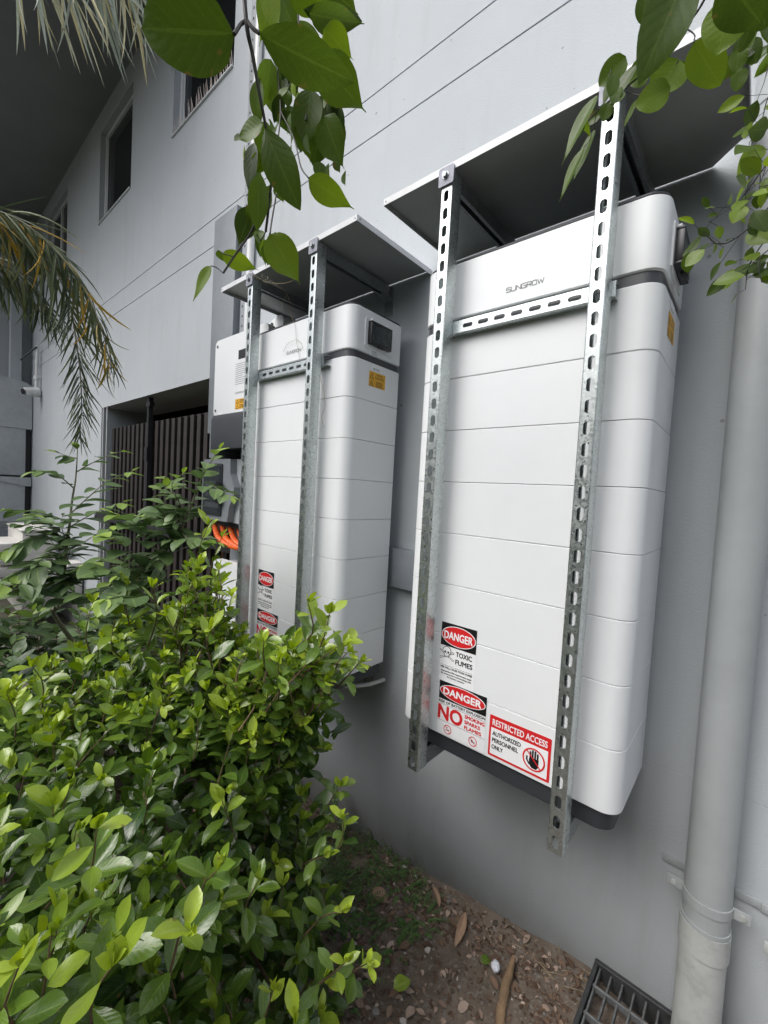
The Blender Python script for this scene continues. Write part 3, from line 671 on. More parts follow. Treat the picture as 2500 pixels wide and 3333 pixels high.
# flat brace under the nearer cabinet
# ============================================================ BATTERY CABINETS
def dangers(S, u0, v0, u1, v1):
    """sticker: DANGER / TOXIC FUMES"""
    w = u1-u0; h = v1-v0; X = lambda a: u0+a*w; Y = lambda a: v0+a*h
    S.rect(SIGNW, u0, v0, u1, v1, 0.0006); S.rect(INK, u0, Y(.605), u1, v1, 0.0010)
    S.ell(SIGNW, X(.5), Y(.80), w*.487, h*.170, 0.0013); S.ell(RED, X(.5), Y(.80), w*.465, h*.158, 0.0016)
    S.fat(SIGNW, 'DANGER', X(.10), Y(.735), X(.90), Y(.862), 0.0019, 0.0007)
    # skull and crossbones
    cx, cy = X(.20), Y(.475)
    for sx in (1, -1):
        S.line(INK, [(cx-sx*.17*w, cy-.085*h), (cx+sx*.17*w, cy+.035*h)], .045*w, 0.0010); S.line(SIGNW, [(cx-sx*.165*w, cy-.083*h), (cx+sx*.165*w, cy+.033*h)], .022*w, 0.0013)
        for ex, ey in ((-sx*.175*w, -.085*h), (sx*.175*w, .035*h)): S.ell(INK, cx+ex, cy+ey, .034*w, .018*h, 0.0011, 12); S.ell(SIGNW, cx+ex, cy+ey, .020*w, .010*h, 0.0014, 12)
    S.ell(INK, cx, cy+.050*h, .125*w, .078*h, 0.0016, 20); S.ell(SIGNW, cx, cy+.050*h, .110*w, .068*h, 0.0019, 20)
    S.rect(INK, cx-.07*w, cy-.055*h, cx+.07*w, cy-.008*h, 0.0016); S.rect(SIGNW, cx-.055*w, cy-.045*h, cx+.055*w, cy+.0*h, 0.0020)
    S.ell(INK, cx-.045*w, cy+.028*h, .030*w, .019*h, 0.0022, 12); S.ell(INK, cx+.045*w, cy+.028*h, .030*w, .019*h, 0.0022, 12); S.poly(INK, [(cx, cy+.012*h), (cx-.014*w, cy-.008*h), (cx+.014*w, cy-.008*h)], 0.0022)
    for k in (-1, 0, 1): S.line(INK, [(cx+k*.025*w, cy-.042*h), (cx+k*.025*w, cy-.022*h)], .006*w, 0.0022)
    S.fat(INK, 'TOXIC', X(.46), Y(.475), X(.905), Y(.555), 0.0010, 0.00045); S.fat(INK, 'FUMES', X(.46), Y(.345), X(.93), Y(.425), 0.0010, 0.00045)
    S.line(INK, [(X(.04), Y(.272)), (X(.94), Y(.272))], .006*w, 0.0010)
    S.fat(INK, 'FIRE WILL CAUSE TOXIC FUMES', X(.04), Y(.222), X(.94), Y(.252), 0.0010, 0.00022)
    for k, (t, a, b) in enumerate((('Appropriate PPE requirements apply', .05, .93), ('for entering the room/working with', .06, .92), ('the battery systems', .24, .74))):
        S.fat(INK, t, X(a), Y(.158-.045*k), X(b), Y(.188-.045*k), 0.0010, 0.0002)
def no_sign(S, cx, cy, r, kind):
    S.ring(RED, cx, cy, r, r*1.05, r*.17, 0.0016, 22)
    if kind == 0:   # cigarette
        S.line(INK, [(cx-r*.45, cy-r*.28), (cx+r*.45, cy-r*.05)], r*.16, 0.0010); S.line(INK, [(cx-r*.1, cy), (cx-r*.3, cy+r*.25), (cx-r*.05, cy+r*.45)], r*.10, 0.0010)
    elif kind == 1: # match and flame
        S.poly(INK, [(cx-r*.5, cy-r*.05), (cx-r*.38, cy+r*.3), (cx-r*.2, cy+r*.05), (cx-r*.05, cy+r*.35), (cx+r*.05, cy-r*.05), (cx-r*.2, cy-r*.3)], 0.0010)
        S.line(INK, [(cx-r*.2, cy-r*.25), (cx+r*.5, cy-r*.12)], r*.16, 0.0010)
    a = R(-50); S.line(RED, [(cx-r*.85*math.cos(a), cy-r*.85*math.sin(a)), (cx+r*.85*math.cos(a), cy+r*.85*math.sin(a))], r*.13, 0.0019)
def explosion(S, u0, v0, u1, v1):
    w = u1-u0; h = v1-v0; X = lambda a: u0+a*w; Y = lambda a: v0+a*h
    S.rect(SIGNW, u0, v0, u1, v1, 0.0008); S.rect(INK, u0, Y(.66), u1, v1, 0.0012)
    S.ell(SIGNW, X(.5), Y(.835), w*.488, h*.152, 0.0015); S.ell(RED, X(.5), Y(.835), w*.470, h*.140, 0.0018)
    S.fat(SIGNW, 'DANGER', X(.10), Y(.772), X(.90), Y(.897), 0.0021, 0.0009)
    S.fat(INK, 'RISK OF BATTERY EXPLOSION', X(.01), Y(.592), X(.99), Y(.640), 0.0012, 0.0003)
    S.line(INK, [(X(0.0), Y(.565)), (X(1), Y(.565))], .005*w, 0.0012); S.line(INK, [(X(0.0), Y(.255)), (X(1), Y(.255))], .005*w, 0.0012)
    S.fat(RED, 'NO', X(.01), Y(.285), X(.53), Y(.545), 0.0012, 0.0016)
    for k, t in enumerate(('SMOKING', 'SPARKS', 'FLAMES')): S.fat(RED, t, X(.585), Y(.478-.098*k), X((.985, .90, .93)[k]), Y(.540-.098*k), 0.0012, 0.0005)
    no_sign(S, X(.235), Y(.125), .085*w, 0); no_sign(S, X(.775), Y(.125), .085*w, 1)
def restricted(S, u0, v0, u1, v1):
    w = u1-u0; h = v1-v0; X = lambda a: u0+a*w; Y = lambda a: v0+a*h
    S.poly(RED, [(u0+.002, v0), (u1-.002, v0), (u1, v0+.002), (u1, v1-.002), (u1-.002, v1), (u0+.002, v1), (u0, v1-.002), (u0, v0+.002)], 0.0008)
    S.rect(SIGNW, X(.035), Y(.055), X(.962), Y(.70), 0.0012)
    S.fat(SIGNW, 'RESTRICTED ACCESS', X(.055), Y(.765), X(.945), Y(.915), 0.0012, 0.0004)
    for k, t in enumerate(('AUTHORIZED', 'PERSONNEL', 'ONLY')): S.fat(INK, t, X(.065), Y(.525-.165*k), X((.54, .505, .255)[k]), Y(.625-.165*k), 0.0016, 0.00035)
    cx, cy, r = X(.755), Y(.375), .175*w
    S.poly(INK, [(cx-r*.42, cy-r*.15), (cx-r*.32, cy-r*.62), (cx-r*.15, cy-r*.80), (cx+r*.25, cy-r*.80), (cx+r*.42, cy-r*.55), (cx+r*.45, cy+r*.10), (cx-r*.36, cy+r*.10)], 0.0016)
    for fx, ft in ((-.30, .55), (-.10, .72), (.12, .72), (.34, .55)): S.line(INK, [(cx+fx*r, cy), (cx+fx*r, cy+ft*r)], r*.155, 0.0018); S.ell(INK, cx+fx*r, cy+ft*r+.02*r, r*.078, r*.08, 0.0019, 12)
    S.line(INK, [(cx-r*.38, cy-r*.50), (cx-r*.60, cy-r*.18), (cx-r*.60, cy+r*.08)], r*.15, 0.0018)
    S.ring(RED, cx, cy, r, r, r*.13, 0.0022, 36); S.line(RED, [(cx-r*.66, cy+r*.66), (cx+r*.66, cy-r*.66)], r*.10, 0.0024)
def logo(S, u0, v0, h, mat, lift=0.0008):
    """the maker's name in thin squared strokes"""
    G = {'S': [[(1, 1), (.15, 1), (0, .9), (0, .6), (.15, .52), (.85, .52), (1, .42), (1, .1), (.85, 0), (0, 0)]],
         'U': [[(0, 1), (0, .15), (.15, 0), (.85, 0), (1, .15), (1, 1)]], 'N': [[(0, 0), (0, 1), (1, 0), (1, 1)]],
         'G': [[(1, 1), (.15, 1), (0, .85), (0, .15), (.15, 0), (1, 0), (1, .5), (.5, .5)]],
         'R': [[(0, 0), (0, 1), (.85, 1), (1, .85), (1, .6), (.85, .45), (0, .45)], [(.55, .45), (1, 0)]],
         'O': [[(.15, 0), (.85, 0), (1, .15), (1, .85), (.85, 1), (.15, 1), (0, .85), (0, .15), (.15, 0)]],
         'W': [[(0, 1), (.25, 0), (.5, .8), (.75, 0), (1, 1)]]}
    u = u0
    for ch in 'SUNGROW':
        wd = h*(1.35 if ch == 'W' else 1.0)
        for st in G[ch]: S.line(mat, [(u+a*wd, v0+b*h) for a, b in st], h*.13, lift)
        u += wd + h*.22
def cabinet(xl, xr, label, nearer):
    b = empty('battery_cabinet', ((xl+xr)/2, 0.12, -0.037), label, 'battery cabinet', 'white stacked battery cabinets')
    RF, RB, yb = 0.036, 0.010, 0.245
    def O(dx=0.0): return rounded(xl+dx, xr-dx, 0+dx, yb-dx, RF-dx, RB, 9)
    mb = MB(); slab(mb, rounded(xl+0.012, xr-0.012, 0.008, yb-0.006, 0.032, 0.01, 9), -0.0445, -0.0003, 0.004); mb.build('base', CHAR, b)
    for k in range(8):
        j = random.uniform(-.0002, .0002)
        outl = rounded(xl-j, xr+j, 0+j, yb, RF, RB, 9)
        mb = MB(); z1 = 1.036 if k == 7 else (k+1)*0.13-0.0005
        slab(mb, outl, k*0.13+0.0005 if k else 0.0, z1, 0.0010 if k < 7 else 0.002); mb.build('battery_module', ENAM, b)
    mb = MB(); slab(mb, O(0.005), 1.0365, 1.0585, 0.0008); mb.build('dark_band', BAND, b)
    mb = MB(); slab(mb, O(0.0), 1.059, 1.1975, 0.003); cap = mb.build('top_module', ENAM, b)
    mb = MB(); slab(mb, O(0.004), 1.198, 1.2055, 0.0025); mb.build('lid', CHAR, b)
    F = Sheet(lambda u, v, l: (u, -l, v))
    if nearer: logo(F, -0.3100, 1.0895, 0.0100, GREYINK)
    else: logo(F, -1.1530, 1.0895, 0.0100, GREYINK)
    F.build('brand_lettering', b)
    # side face: breaker window, small labels
    X = xr; Sd = lambda: Sheet(lambda u, v, l: (X+l, u, v))
    o2 = [(0.058, 1.083), (0.066, 1.076), (0.190, 1.074), (0.199, 1.081), (0.199, 1.160), (0.190, 1.169), (0.066, 1.172), (0.058, 1.164)]
    mb = MB(); mb.prism(o2, 'x', X-0.001, X+0.0035); bz = mb.build('breaker_bezel', ENAM, b)
    mb = MB(); mb.box(X+0.0036, X+0.0050, 0.070, 0.170, 1.088, 1.160); mb.build('breaker_recess', BLACK, bz)
    mb = MB()
    for k in range(5): mb.box(X+0.0052, X+0.011, 0.086+0.0155*k, 0.096+0.0155*k, 1.108, 1.124, 0.001)
    mb.build('toggle', GREYP, bz)
    mb = MB(); mb.box(X+0.0052, X+0.0185, 0.070, 0.172, 1.1545, 1.160, 0.001); mb.box(X+0.0052, X+0.0185, 0.070, 0.172, 1.088, 1.094, 0.001); mb.box(X+0.0052, X+0.0185, 0.070, 0.075, 1.0945, 1.154, 0.001); mb.box(X+0.0052, X+0.0185, 0.167, 0.172, 1.0945, 1.154, 0.001)
    mb.box(X+0.010, X+0.023, 0.108, 0.136, 1.083, 1.092, 0.002); mb.build('breaker_frame', BLACK, bz)
    MB().box(X+0.0165, X+0.0180, 0.0755, 0.1665, 1.0945, 1.154).build('breaker_cover', SMOKE, bz)
    for y_, z_ in ((0.078, 1.163), (0.150, 1.163)): MB().box(X+0.0036, X+0.012, y_, y_+0.012, z_, z_+0.006, 0.001).build('latch', WHITEP, bz)
    S = Sd(); S.rect(SIGNW, 0.086, 1.060, 0.130, 1.0755, 0.0006); S.text(GREYINK, 'BATTERY 1' if not nearer else 'BATTERY 2', 0.094, 1.0685, 0.122, 1.0735, 0.0010, 0.01); S.text(GREYINK, 'ISOLATOR', 0.096, 1.0615, 0.120, 1.0665, 0.0010, 0.01); S.build('isolator_label', b)
    S = Sd(); S.rect(SIGNW, 0.098, 1.010, 0.150, 1.034, 0.0006); S.text(GREYINK, 'BATTERY 1' if not nearer else 'BATTERY 2', 0.106, 1.014, 0.142, 1.021, 0.0010, 0.01); S.build('number_label', b)
    S = Sd(); S.rect(YEL, 0.088, 0.960, 0.168, 1.0085, 0.0006)
    for k in (0, 1):
        z = 0.985-0.024*k
        S.poly(INK, [(0.091, z), (0.111, z), (0.101, z+0.020)], 0.0009); S.poly(YEL, [(0.0935, z+0.0015), (0.1085, z+0.0015), (0.101, z+0.0165)], 0.0012); S.line(INK, [(0.102, z+0.012), (0.0995, z+0.0075), (0.1025, z+0.0075), (0.100, z+0.003)], 0.0012, 0.0015)
        S.text(INK, 'WARNING', 0.122, z+0.0145, 0.152, z+0.019, 0.0010, 0.02)
    for k, t in enumerate(('DUAL SUPPLY', 'ISOLATE BOTH SUPPLIES')): S.text(INK, t, 0.118, 0.9925-0.005*k, 0.162, 0.9965-0.005*k, 0.0010, 0.01)
    for k, t in enumerate(('DO NOT', 'DISCONNECT', 'UNDER LOAD')): S.text(INK, t, 0.122, 0.9708-0.0048*k, 0.156, 0.9748-0.0048*k, 0.0010, 0.01)
    S.build('warning_label', b)
    if nearer:
        S = Sheet(lambda u, v, l: (u, -l, v)); dangers(S, -0.4275, 0.1412, -0.3265, 0.2925); S.build('toxic_fumes_sticker', b)
        S = Sheet(lambda u, v, l: (u, -l, v)); explosion(S, -0.4230, 0.0035, -0.2895, 0.1405); S.build('explosion_risk_sticker', b)
        S = Sheet(lambda u, v, l: (u, -l, v)); restricted(S, -0.2790, 0.0085, -0.1345, 0.1055); S.build('restricted_access_sticker', b)
    else:
        S = Sheet(lambda u, v, l: (u, -l, v)); dangers(S, -1.2715, 0.1405, -1.1690, 0.2925); S.build('toxic_fumes_sticker', b)
        S = Sheet(lambda u, v, l: (u, -l, v)); explosion(S, -1.2680, 0.0030, -1.1345, 0.1395); S.build('explosion_risk_sticker', b)
    return b
cabinet(-0.5465, 0.0, 'white battery cabinet with red RESTRICTED ACCESS sticker, nearer of the two', True)
cabinet(-1.3665, -0.820, 'white battery cabinet farther along the wall, breaker window and yellow label on its side', False)

pc = MB(); pc.tube(catmull([(-0.99, 0.06, -0.052), (-0.93, 0.12, -0.088), (-0.88, 0.22, -0.100), (-0.862, 0.303, -0.100)], 6), 0.0075, 10)
tag(pc.build('conduit', WHITEP, None, (-0.862, 0.303, -0.1)), 'short white conduit bending from under the farther cabinet to the wall', 'conduit')
# ============================================================ INVERTERS, ISOLATOR ENCLOSURE
def yellow_tag(S, u0, v0, u1, v1):
    S.rect(YEL, u0, v0, u1, v1, 0.0006); w = u1-u0; h = v1-v0
    for k in (0, 1):
        z = v0+h*(.55-.48*k); S.poly(INK, [(u0+.05*w, z), (u0+.38*w, z), (u0+.21*w, z+.38*h)], 0.0009); S.poly(YEL, [(u0+.10*w, z+.04*h), (u0+.33*w, z+.04*h), (u0+.21*w, z+.30*h)], 0.0012)
        for j in range(3): S.line(INK, [(u0+.45*w, z+(.08+.12*j)*h), (u0+.92*w, z+(.08+.12*j)*h)], .05*h, 0.0009)
def inverter(x0, x1, zb, zt, dark, label, zdark):
    iv = empty('inverter', ((x0+x1)/2, 0.30, zb), label, 'inverter', 'white wall inverters beside the farther cabinet')
    y = 0.14
    o_ = []
    for cx, cz, a0 in ((x1-.028, zb+.028, -90), (x1-.028, zt-.028, 0), (x0+.028, zt-.028, 90), (x0+.028, zb+.028, 180)):
        for i in range(7): a = R(a0+15*i); o_.append((cx+.028*math.cos(a), cz+.028*math.sin(a)))
    MB().prism(o_, 'y', y, y+0.035).build('front_cover', ENAM, iv)
    MB().box(x0+0.02, x1-0.02, y+0.036, 0.30, zb+0.02, zt-0.012, 0.01).build('heat_sink', GREYP2, iv)
    for z in (zb+0.03, zt-0.03):
        MB().cyl((x0+0.022, y, z), (0, -1, 0), 0.0085, 0.0015, 14).build('screw_recess', GREYP2, iv)
        MB().cyl((x0+0.022, y-0.0015, z), (0, -1, 0), 0.005, 0.002, 6).build('screw', BLACK, iv)
    S = Sheet(lambda u, v, l: (u, y-l, v)); S.rect(INK, x0+0.225, zt-0.125, x0+0.33, zt-0.082, 0.0006)
    for k in range(11): S.line(GREYINK, [(x0+0.205, zt-0.145-0.0095*k), (x0+0.205+random.uniform(.06, .13), zt-0.145-0.0095*k)], 0.0018, 0.0006)
    S.text(GREYINK, 'SUNGROW', x0+0.21, zb+0.093, x0+0.30, zb+0.102, 0.0006)
    yellow_tag(S, x0+0.212, zb+0.020, x0+0.30, zb+0.068); S.build('printed_panel', iv)
    MB().box(x0+0.05, x0+0.09, y-0.0007, y-0.0002, zb+0.006, zb+0.020).build('small_label', SIGNW, iv)
    return iv
iv = inverter(-1.957, -1.49, 0.950, 1.3285, True, 'white inverter with rounded corners partly behind the farther frame, upper one', 0)
mb = MB(); mb.prism([(0.125, 0.785), (0.30, 0.785), (0.30, 0.955), (0.135, 0.955), (0.125, 0.93)], 'x', -1.945, -1.50); lb = mb.build('lower_cover', CHAR, iv)
mb = MB(); mb.prism([(0.15, 0.745), (0.30, 0.745), (0.30, 0.952), (0.20, 0.952), (0.15, 0.915)], 'x', -2.005, -1.946); mb.build('side_shroud', GREYP, iv)
MB().box(-1.70, -1.60, 0.150, 0.28, 0.74, 0.783, 0.003).build('connector_block', BLACK, iv)
mb = MB(); mb.prism([(-1.60, 1.3295), (-1.47, 1.3295), (-1.47, 1.360), (-1.485, 1.376), (-1.52, 1.380), (-1.60, 1.352)], 'y', 0.20, 0.29); lk = mb.build('hanging_bracket', ENAM, iv)
MB().cyl((-1.555, 0.20, 1.348), (0, -1, 0), 0.009, 0.004, 12).build('bolt', BLACK, lk)
iv2 = inverter(-1.900, -1.47, -0.150, 0.232, True, 'white inverter low on the wall behind the bush, lower one', 0)
mb = MB(); mb.prism([(0.125, -0.30), (0.30, -0.30), (0.30, -0.145), (0.135, -0.145), (0.125, -0.17)], 'x', -1.89, -1.48); mb.build('lower_cover', CHAR, iv2)
tag(MB().box(-2.0, -1.46, 0.285, 0.307, -0.20, 0.40, 0.002).build('backing_board', DUCTG, None, (-1.75, 0.307, 0.1)), 'grey backing board on the wall behind the lower inverter', 'board')
en = empty('isolator_enclosure', (-1.93, 0.30, 0.42), 'grey plastic breaker enclosure with a dark window between the two inverters', 'enclosure')
def rr(x0, x1, z0, z1, r):
    o_ = []
    for cx, cz, a0 in ((x1-r, z0+r, -90), (x1-r, z1-r, 0), (x0+r, z1-r, 90), (x0+r, z0+r, 180)):
        for i in range(6): a = R(a0+18*i); o_.append((cx+r*math.cos(a), cz+r*math.sin(a)))
    return o_
MB().prism(rr(-2.07, -1.66, 0.420, 0.738, 0.02), 'y', 0.185, 0.30).build('body', GREYP2, en)
mb = MB(); mb.prism([(-2.07, 0.440), (-2.05, 0.425), (-1.80, 0.425), (-1.785, 0.50), (-1.745, 0.565), (-1.745, 0.60), (-1.785, 0.665), (-1.79, 0.737), (-2.05, 0.737), (-2.07, 0.72)], 'y', 0.150, 0.1845); lid = mb.build('cover', GREYP, en)
mb = MB(); mb.prism(rr(-2.045, -1.855, 0.452, 0.714, 0.012), 'y', 0.142, 0.1495); mb.build('window_frame', CHAR, lid)
for k in range(4): MB().box(-2.02, -1.875, 0.1412, 0.1418, 0.49+0.055*k, 0.515+0.055*k).build('switch_row', GREYP2 if k % 2 else SIGNW, lid)
MB().box(-2.035, -1.865, 0.1380, 0.1400, 0.462, 0.704).build('window_pane', SMOKE, lid)
mb = MB(); mb.prism(rr(-1.868, -1.838, 0.515, 0.625, 0.014), 'y', 0.118, 0.1375); mb.build('handle', BLACK, lid)
cb = empty('orange_conduits', (-1.85, 0.22, 0.35), 'bundle of four orange corrugated conduits curving out below the grey enclosure', 'conduit')
for k in range(4):
    x = -2.02+0.065*k
    pts = catmull([(x, 0.20+.01*k, 0.425), (x+0.02, 0.195+.01*k, 0.375), (x+0.075, 0.19+.01*k, 0.325), (x+0.17, 0.20+.01*k, 0.300), (x+0.30, 0.22, 0.295)], 8)
    rads = [0.0145 + (0.0012 if i % 2 else -0.0012) for i in range(len(pts))]
    MB().tube(pts, rads, 10).build('conduit', ORANGE, cb)
tag(MB().box(-2.02, -1.60, 0.19, 0.30, 0.395, 0.4185, 0.003).build('gland_plate', BLACK, en))

# ============================================================ DOWNPIPE
dp = empty('downpipe', (0.141, 0.25, -0.66), 'thick grey painted downpipe running up the wall right of the nearer cabinet', 'pipe')
PX, PY, PR = 0.1395, 0.252, 0.0432
def ptube(z0, z1, r, mat, name, slope=0.0, n=40):
    mb = MB(); A = []; B = []
    for i in range(n):
        t = 2*math.pi*i/n; x, y = PX+r*math.cos(t), PY+r*math.sin(t)
        A.append(mb.bm.verts.new((x, y, z0-slope*(x-PX)))); B.append(mb.bm.verts.new((x, y, z1-slope*(x-PX))))
    for i in range(n):
        f = mb.bm.faces.new((A[i], A[(i+1) % n], B[(i+1) % n], B[i])); f.smooth = True
    mb.bm.faces.new(A[::-1]); mb.bm.faces.new(B); return mb.build(name, mat, dp)
ptube(-0.283, 4.0, PR, PIPE, 'upper_pipe')
ptube(-0.2925, -0.2835, PR+0.0022, PIPE, 'painted_collar', 0.03)
ptube(-0.349, -0.293, PR+0.0032, PIPEW, 'socket_collar', 0.05)
ptube(-0.80, -0.3495, PR, PIPEW, 'lower_pipe')
ptube(1.70, 1.83, PR+0.004, PIPE, 'socket')
def strap(z, name='clamp'):
    mb = MB()
    for r0, r1 in ((PR+0.0002, PR+0.0022),):
        n = 40; ring = []
        for i in range(n+1):
            t = R(180+180*i/n) ; ring.append((math.cos(t), math.sin(t)))
        for zz0, zz1 in ((z-0.010, z+0.010),):
            for (c0, s0), (c1, s1) in zip(ring, ring[1:]):
                v = [(PX+r1*c0, PY+r1*s0, zz0), (PX+r1*c1, PY+r1*s1, zz0), (PX+r1*c1, PY+r1*s1, zz1), (PX+r1*c0, PY+r1*s0, zz1)]; mb.face(v).smooth = True
                for q in (zz0, zz1): mb.face([(PX+r0*c0, PY+r0*s0, q), (PX+r0*c1, PY+r0*s1, q), (PX+r1*c1, PY+r1*s1, q), (PX+r1*c0, PY+r1*s0, q)])
    mb.box(PX-PR-0.030, PX-PR-0.0002, PY-0.0055, PY-0.0025, z-0.011, z+0.011); mb.box(PX+PR+0.0002, PX+PR+0.030, PY-0.0055, PY-0.0025, z-0.011, z+0.011)
    cl = mb.build(name, PIPE, dp)
    for sx in (-1, 1): MB().cyl((PX+sx*(PR+0.018), PY-0.0055, z), (0, -1, 0), 0.0058, 0.004, 6).build('bolt', PIPEW, cl)
    for sx in (-1, 1):
        a, b_ = sorted((PX+sx*(PR+0.002), PX+sx*(PR+0.048)))
        MB().box(a, b_, 0.3035, 0.3085, z-0.004, z+0.014, 0.001).build('wall_strip', PIPE, cl)
        MB().cyl((PX+sx*(PR+0.034), 0.3035, z+0.005), (0, -1, 0), 0.0048, 0.003, 6).build('strip_bolt', PIPE, cl)
strap(-0.238); strap(1.45)
o = empty('wall_bracket', (0.25, 0.30, -0.24), 'small painted bracket on the wall right of the downpipe', 'bracket')
MB().box(0.228, 0.30, 0.3035, 0.3085, -0.246, -0.227, 0.001).build('strip', PIPE, o); MB().cyl((0.240, 0.3035, -0.2365), (0, -1, 0), 0.005, 0.003, 6).build('bolt', PIPE, o)
MB().box(0.236, 0.30, 0.255, 0.258, -0.292, -0.268, 0.001).build('clamp_ear', PIPEW, o)

# ============================================================ GROUND
def gz(x, y):
    return -0.655 - 0.11*min(max(-x-0.1, 0), 1.1) - 0.03*max(0, -y-0.3)*0.5
def hills(x, y):
    h = 0
    for a, b, c, d, e in GW: h += c*math.sin(a*x+b*y+d)
    return h
GW = [(random.uniform(-1, 1)*f, random.uniform(-1, 1)*f, 0.35/f**1.15, random.uniform(0, 6), 0) for f in (6, 9, 14, 22, 33, 50, 75, 110, 160, 230) for _ in range(3)]
def soil_z(x, y): return gz(x, y) + 0.16*hills(x, y)
mb = MB(); X0, X1, Y0, Y1 = -3.4, 1.2, -1.6, 0.3095; NX, NY = 360, 150
V = [[mb.bm.verts.new((X0+(X1-X0)*i/NX, Y0+(Y1-Y0)*j/NY, soil_z(X0+(X1-X0)*i/NX, Y0+(Y1-Y0)*j/NY))) for j in range(NY+1)] for i in range(NX+1)]
for i in range(NX):
    for j in range(NY):
        f = mb.bm.faces.new((V[i][j], V[i+1][j], V[i+1][j+1], V[i][j+1])); f.smooth = True
tag(mb.build('soil', SOIL), kind='structure')
mb = MB(); mb.face([(-70, -70, -0.95), (70, -70, -0.95), (70, 70, -0.95), (-70, 70, -0.95)]); tag(mb.build('ground', GROUND), kind='structure')

# drain grate
gr = empty('drain_grate', (0.06, 0.2, -0.62), 'black cast iron drain grate on the soil in the bottom right corner', 'drain grate')
gx0, gx1, gy0, gy1, gt = -0.077, 0.205, -0.02, 0.306, -0.602
mb = MB(); mb.box(gx0, gx1, gy1-0.012, gy1, gt-0.05, gt+0.008, 0.0015, 1); mb.box(gx0, gx1, gy0, gy0+0.012, gt-0.05, gt+0.008, 0.0015, 1); mb.box(gx0, gx0+0.010, gy0+0.0122, gy1-0.0122, gt-0.05, gt+0.006, 0.0015, 1); mb.box(gx1-0.010, gx1, gy0+0.0122, gy1-0.0122, gt-0.05, gt+0.006, 0.0015, 1)
mb.build('frame', IRON, gr)
MB().box(gx0+0.011, gx1-0.011, gy0+0.013, gy1-0.013, gt-0.075, gt-0.068).build('pit_floor', BLACK, gr)
x = gx0+0.013
while x < gx1-0.012:
    MB().box(x, x+0.0045, gy0+0.0125, gy1-0.0125, gt-0.022, gt-0.001, 0.001, 1).build('bar', IRONL, gr); x += 0.0262
for yy in (0.236, 0.160, 0.085): MB().box(gx0+0.0105, gx1-0.0105, yy, yy+0.006, gt-0.016, gt+0.001, 0.001, 1).build('cross_bar', IRONL, gr)

# ============================================================ GROUND LITTER
def soil_pt(x, y, up=0.0): return (x, y, soil_z(x, y)+up)
lit = Species('dead_leaf', 'elliptic', 0.5, LITTER, n=6, fold=(0.3, 1.0), curl=(-0.6, 1.2), wave=0.12, nl2=4, nc2=2)
def litter(items, name, label, cat, sp):
    Vs, Fs, UVs, T = [], [], [], []; off = 0
    for it in items:
        Vv, F, UV = sp.lo[random.randrange(sp.n)]; M = np.array(frame(it[0], it[1], it[2], it[3])); W = Vv @ M[:3, :3].T + M[:3, 3]
        Vs.append(W); Fs.append(np.array(F)+off); UVs += UV; T += [it[4]]*len(Vv); off += len(Vv)
    me = mesh_from(name, np.vstack(Vs), np.vstack(Fs).tolist(), UVs, T, sp.mat); o = bpy.data.objects.new(name, me); link(o); return tag(o, label, cat, kind='stuff')
items = []
for k in range(9500):
    x = random.uniform(-1.6, 0.15); y = random.triangular(-0.75, 0.30, 0.24) if random.random() < .65 else random.uniform(-0.75, 0.3)
    if x > -0.09 and y > -0.03: continue
    clump = math.sin(x*9+1)+math.sin(y*13+x*5)
    if clump < -0.3 and random.random() < .6: continue
    th = random.uniform(0, 6.28); L = random.uniform(0.006, 0.021)
    items.append((soil_pt(x, y, random.uniform(0.001, 0.006)), (math.cos(th), math.sin(th), random.uniform(-.2, .35)), (random.gauss(0, .45), random.gauss(0, .45), 1), L, random.random()**2.0))
for k in range(230):
    x = random.uniform(-1.2, 0.1); y = random.uniform(-0.45, 0.29)
    if x > -0.09 and y > -0.03: continue
    th = random.uniform(0, 6.28); items.append((soil_pt(x, y, .006), (math.cos(th), math.sin(th), random.uniform(-.1, .4)), (random.gauss(0, .5), random.gauss(0, .5), 1), random.uniform(.024, .042), random.random()**1.3))
litter(items, 'leaf_litter', 'brown crumbled dead leaves scattered over the soil along the wall', 'leaf litter', lit)
# pebbles and bits
mb = MB(); 
for k in range(420):
    x = random.uniform(-1.1, 0.1); y = random.uniform(-0.6, 0.3)
    if x > -0.09 and y > -0.03: continue
    r = random.uniform(0.002, 0.006) if random.random() < .85 else random.uniform(.006, .011)
    p = Vector(soil_pt(x, y, r*0.3)); m = Matrix.Translation(p) @ Matrix.Rotation(random.uniform(0, 6), 4, 'Z') @ Matrix.Diagonal((r*random.uniform(.8, 1.3), r*random.uniform(.6, 1.1), r*random.uniform(.4, .8), 1))
    mb.mi = random.choice((0, 0, 1, 2)); g = bmesh.ops.create_icosphere(mb.bm, subdivisions=1, radius=1, matrix=m)
    for v in g['verts']:
        v.co += rv(r*0.12)
        for f in v.link_faces: f.material_index = mb.mi
PEB1 = simple('grey_pebble', (0.20, 0.185, 0.165), 0.8, var=.3); PEB2 = simple('pale_pebble', (0.42, 0.39, 0.35), 0.8, var=.2); PEB3 = simple('dark_clod', (0.07, 0.055, 0.042), 0.9, var=.3)
tag(mb.build('pebbles', [PEB1, PEB3, PEB2]), 'small grey and pale pebbles mixed into the soil', 'pebbles', kind='stuff')
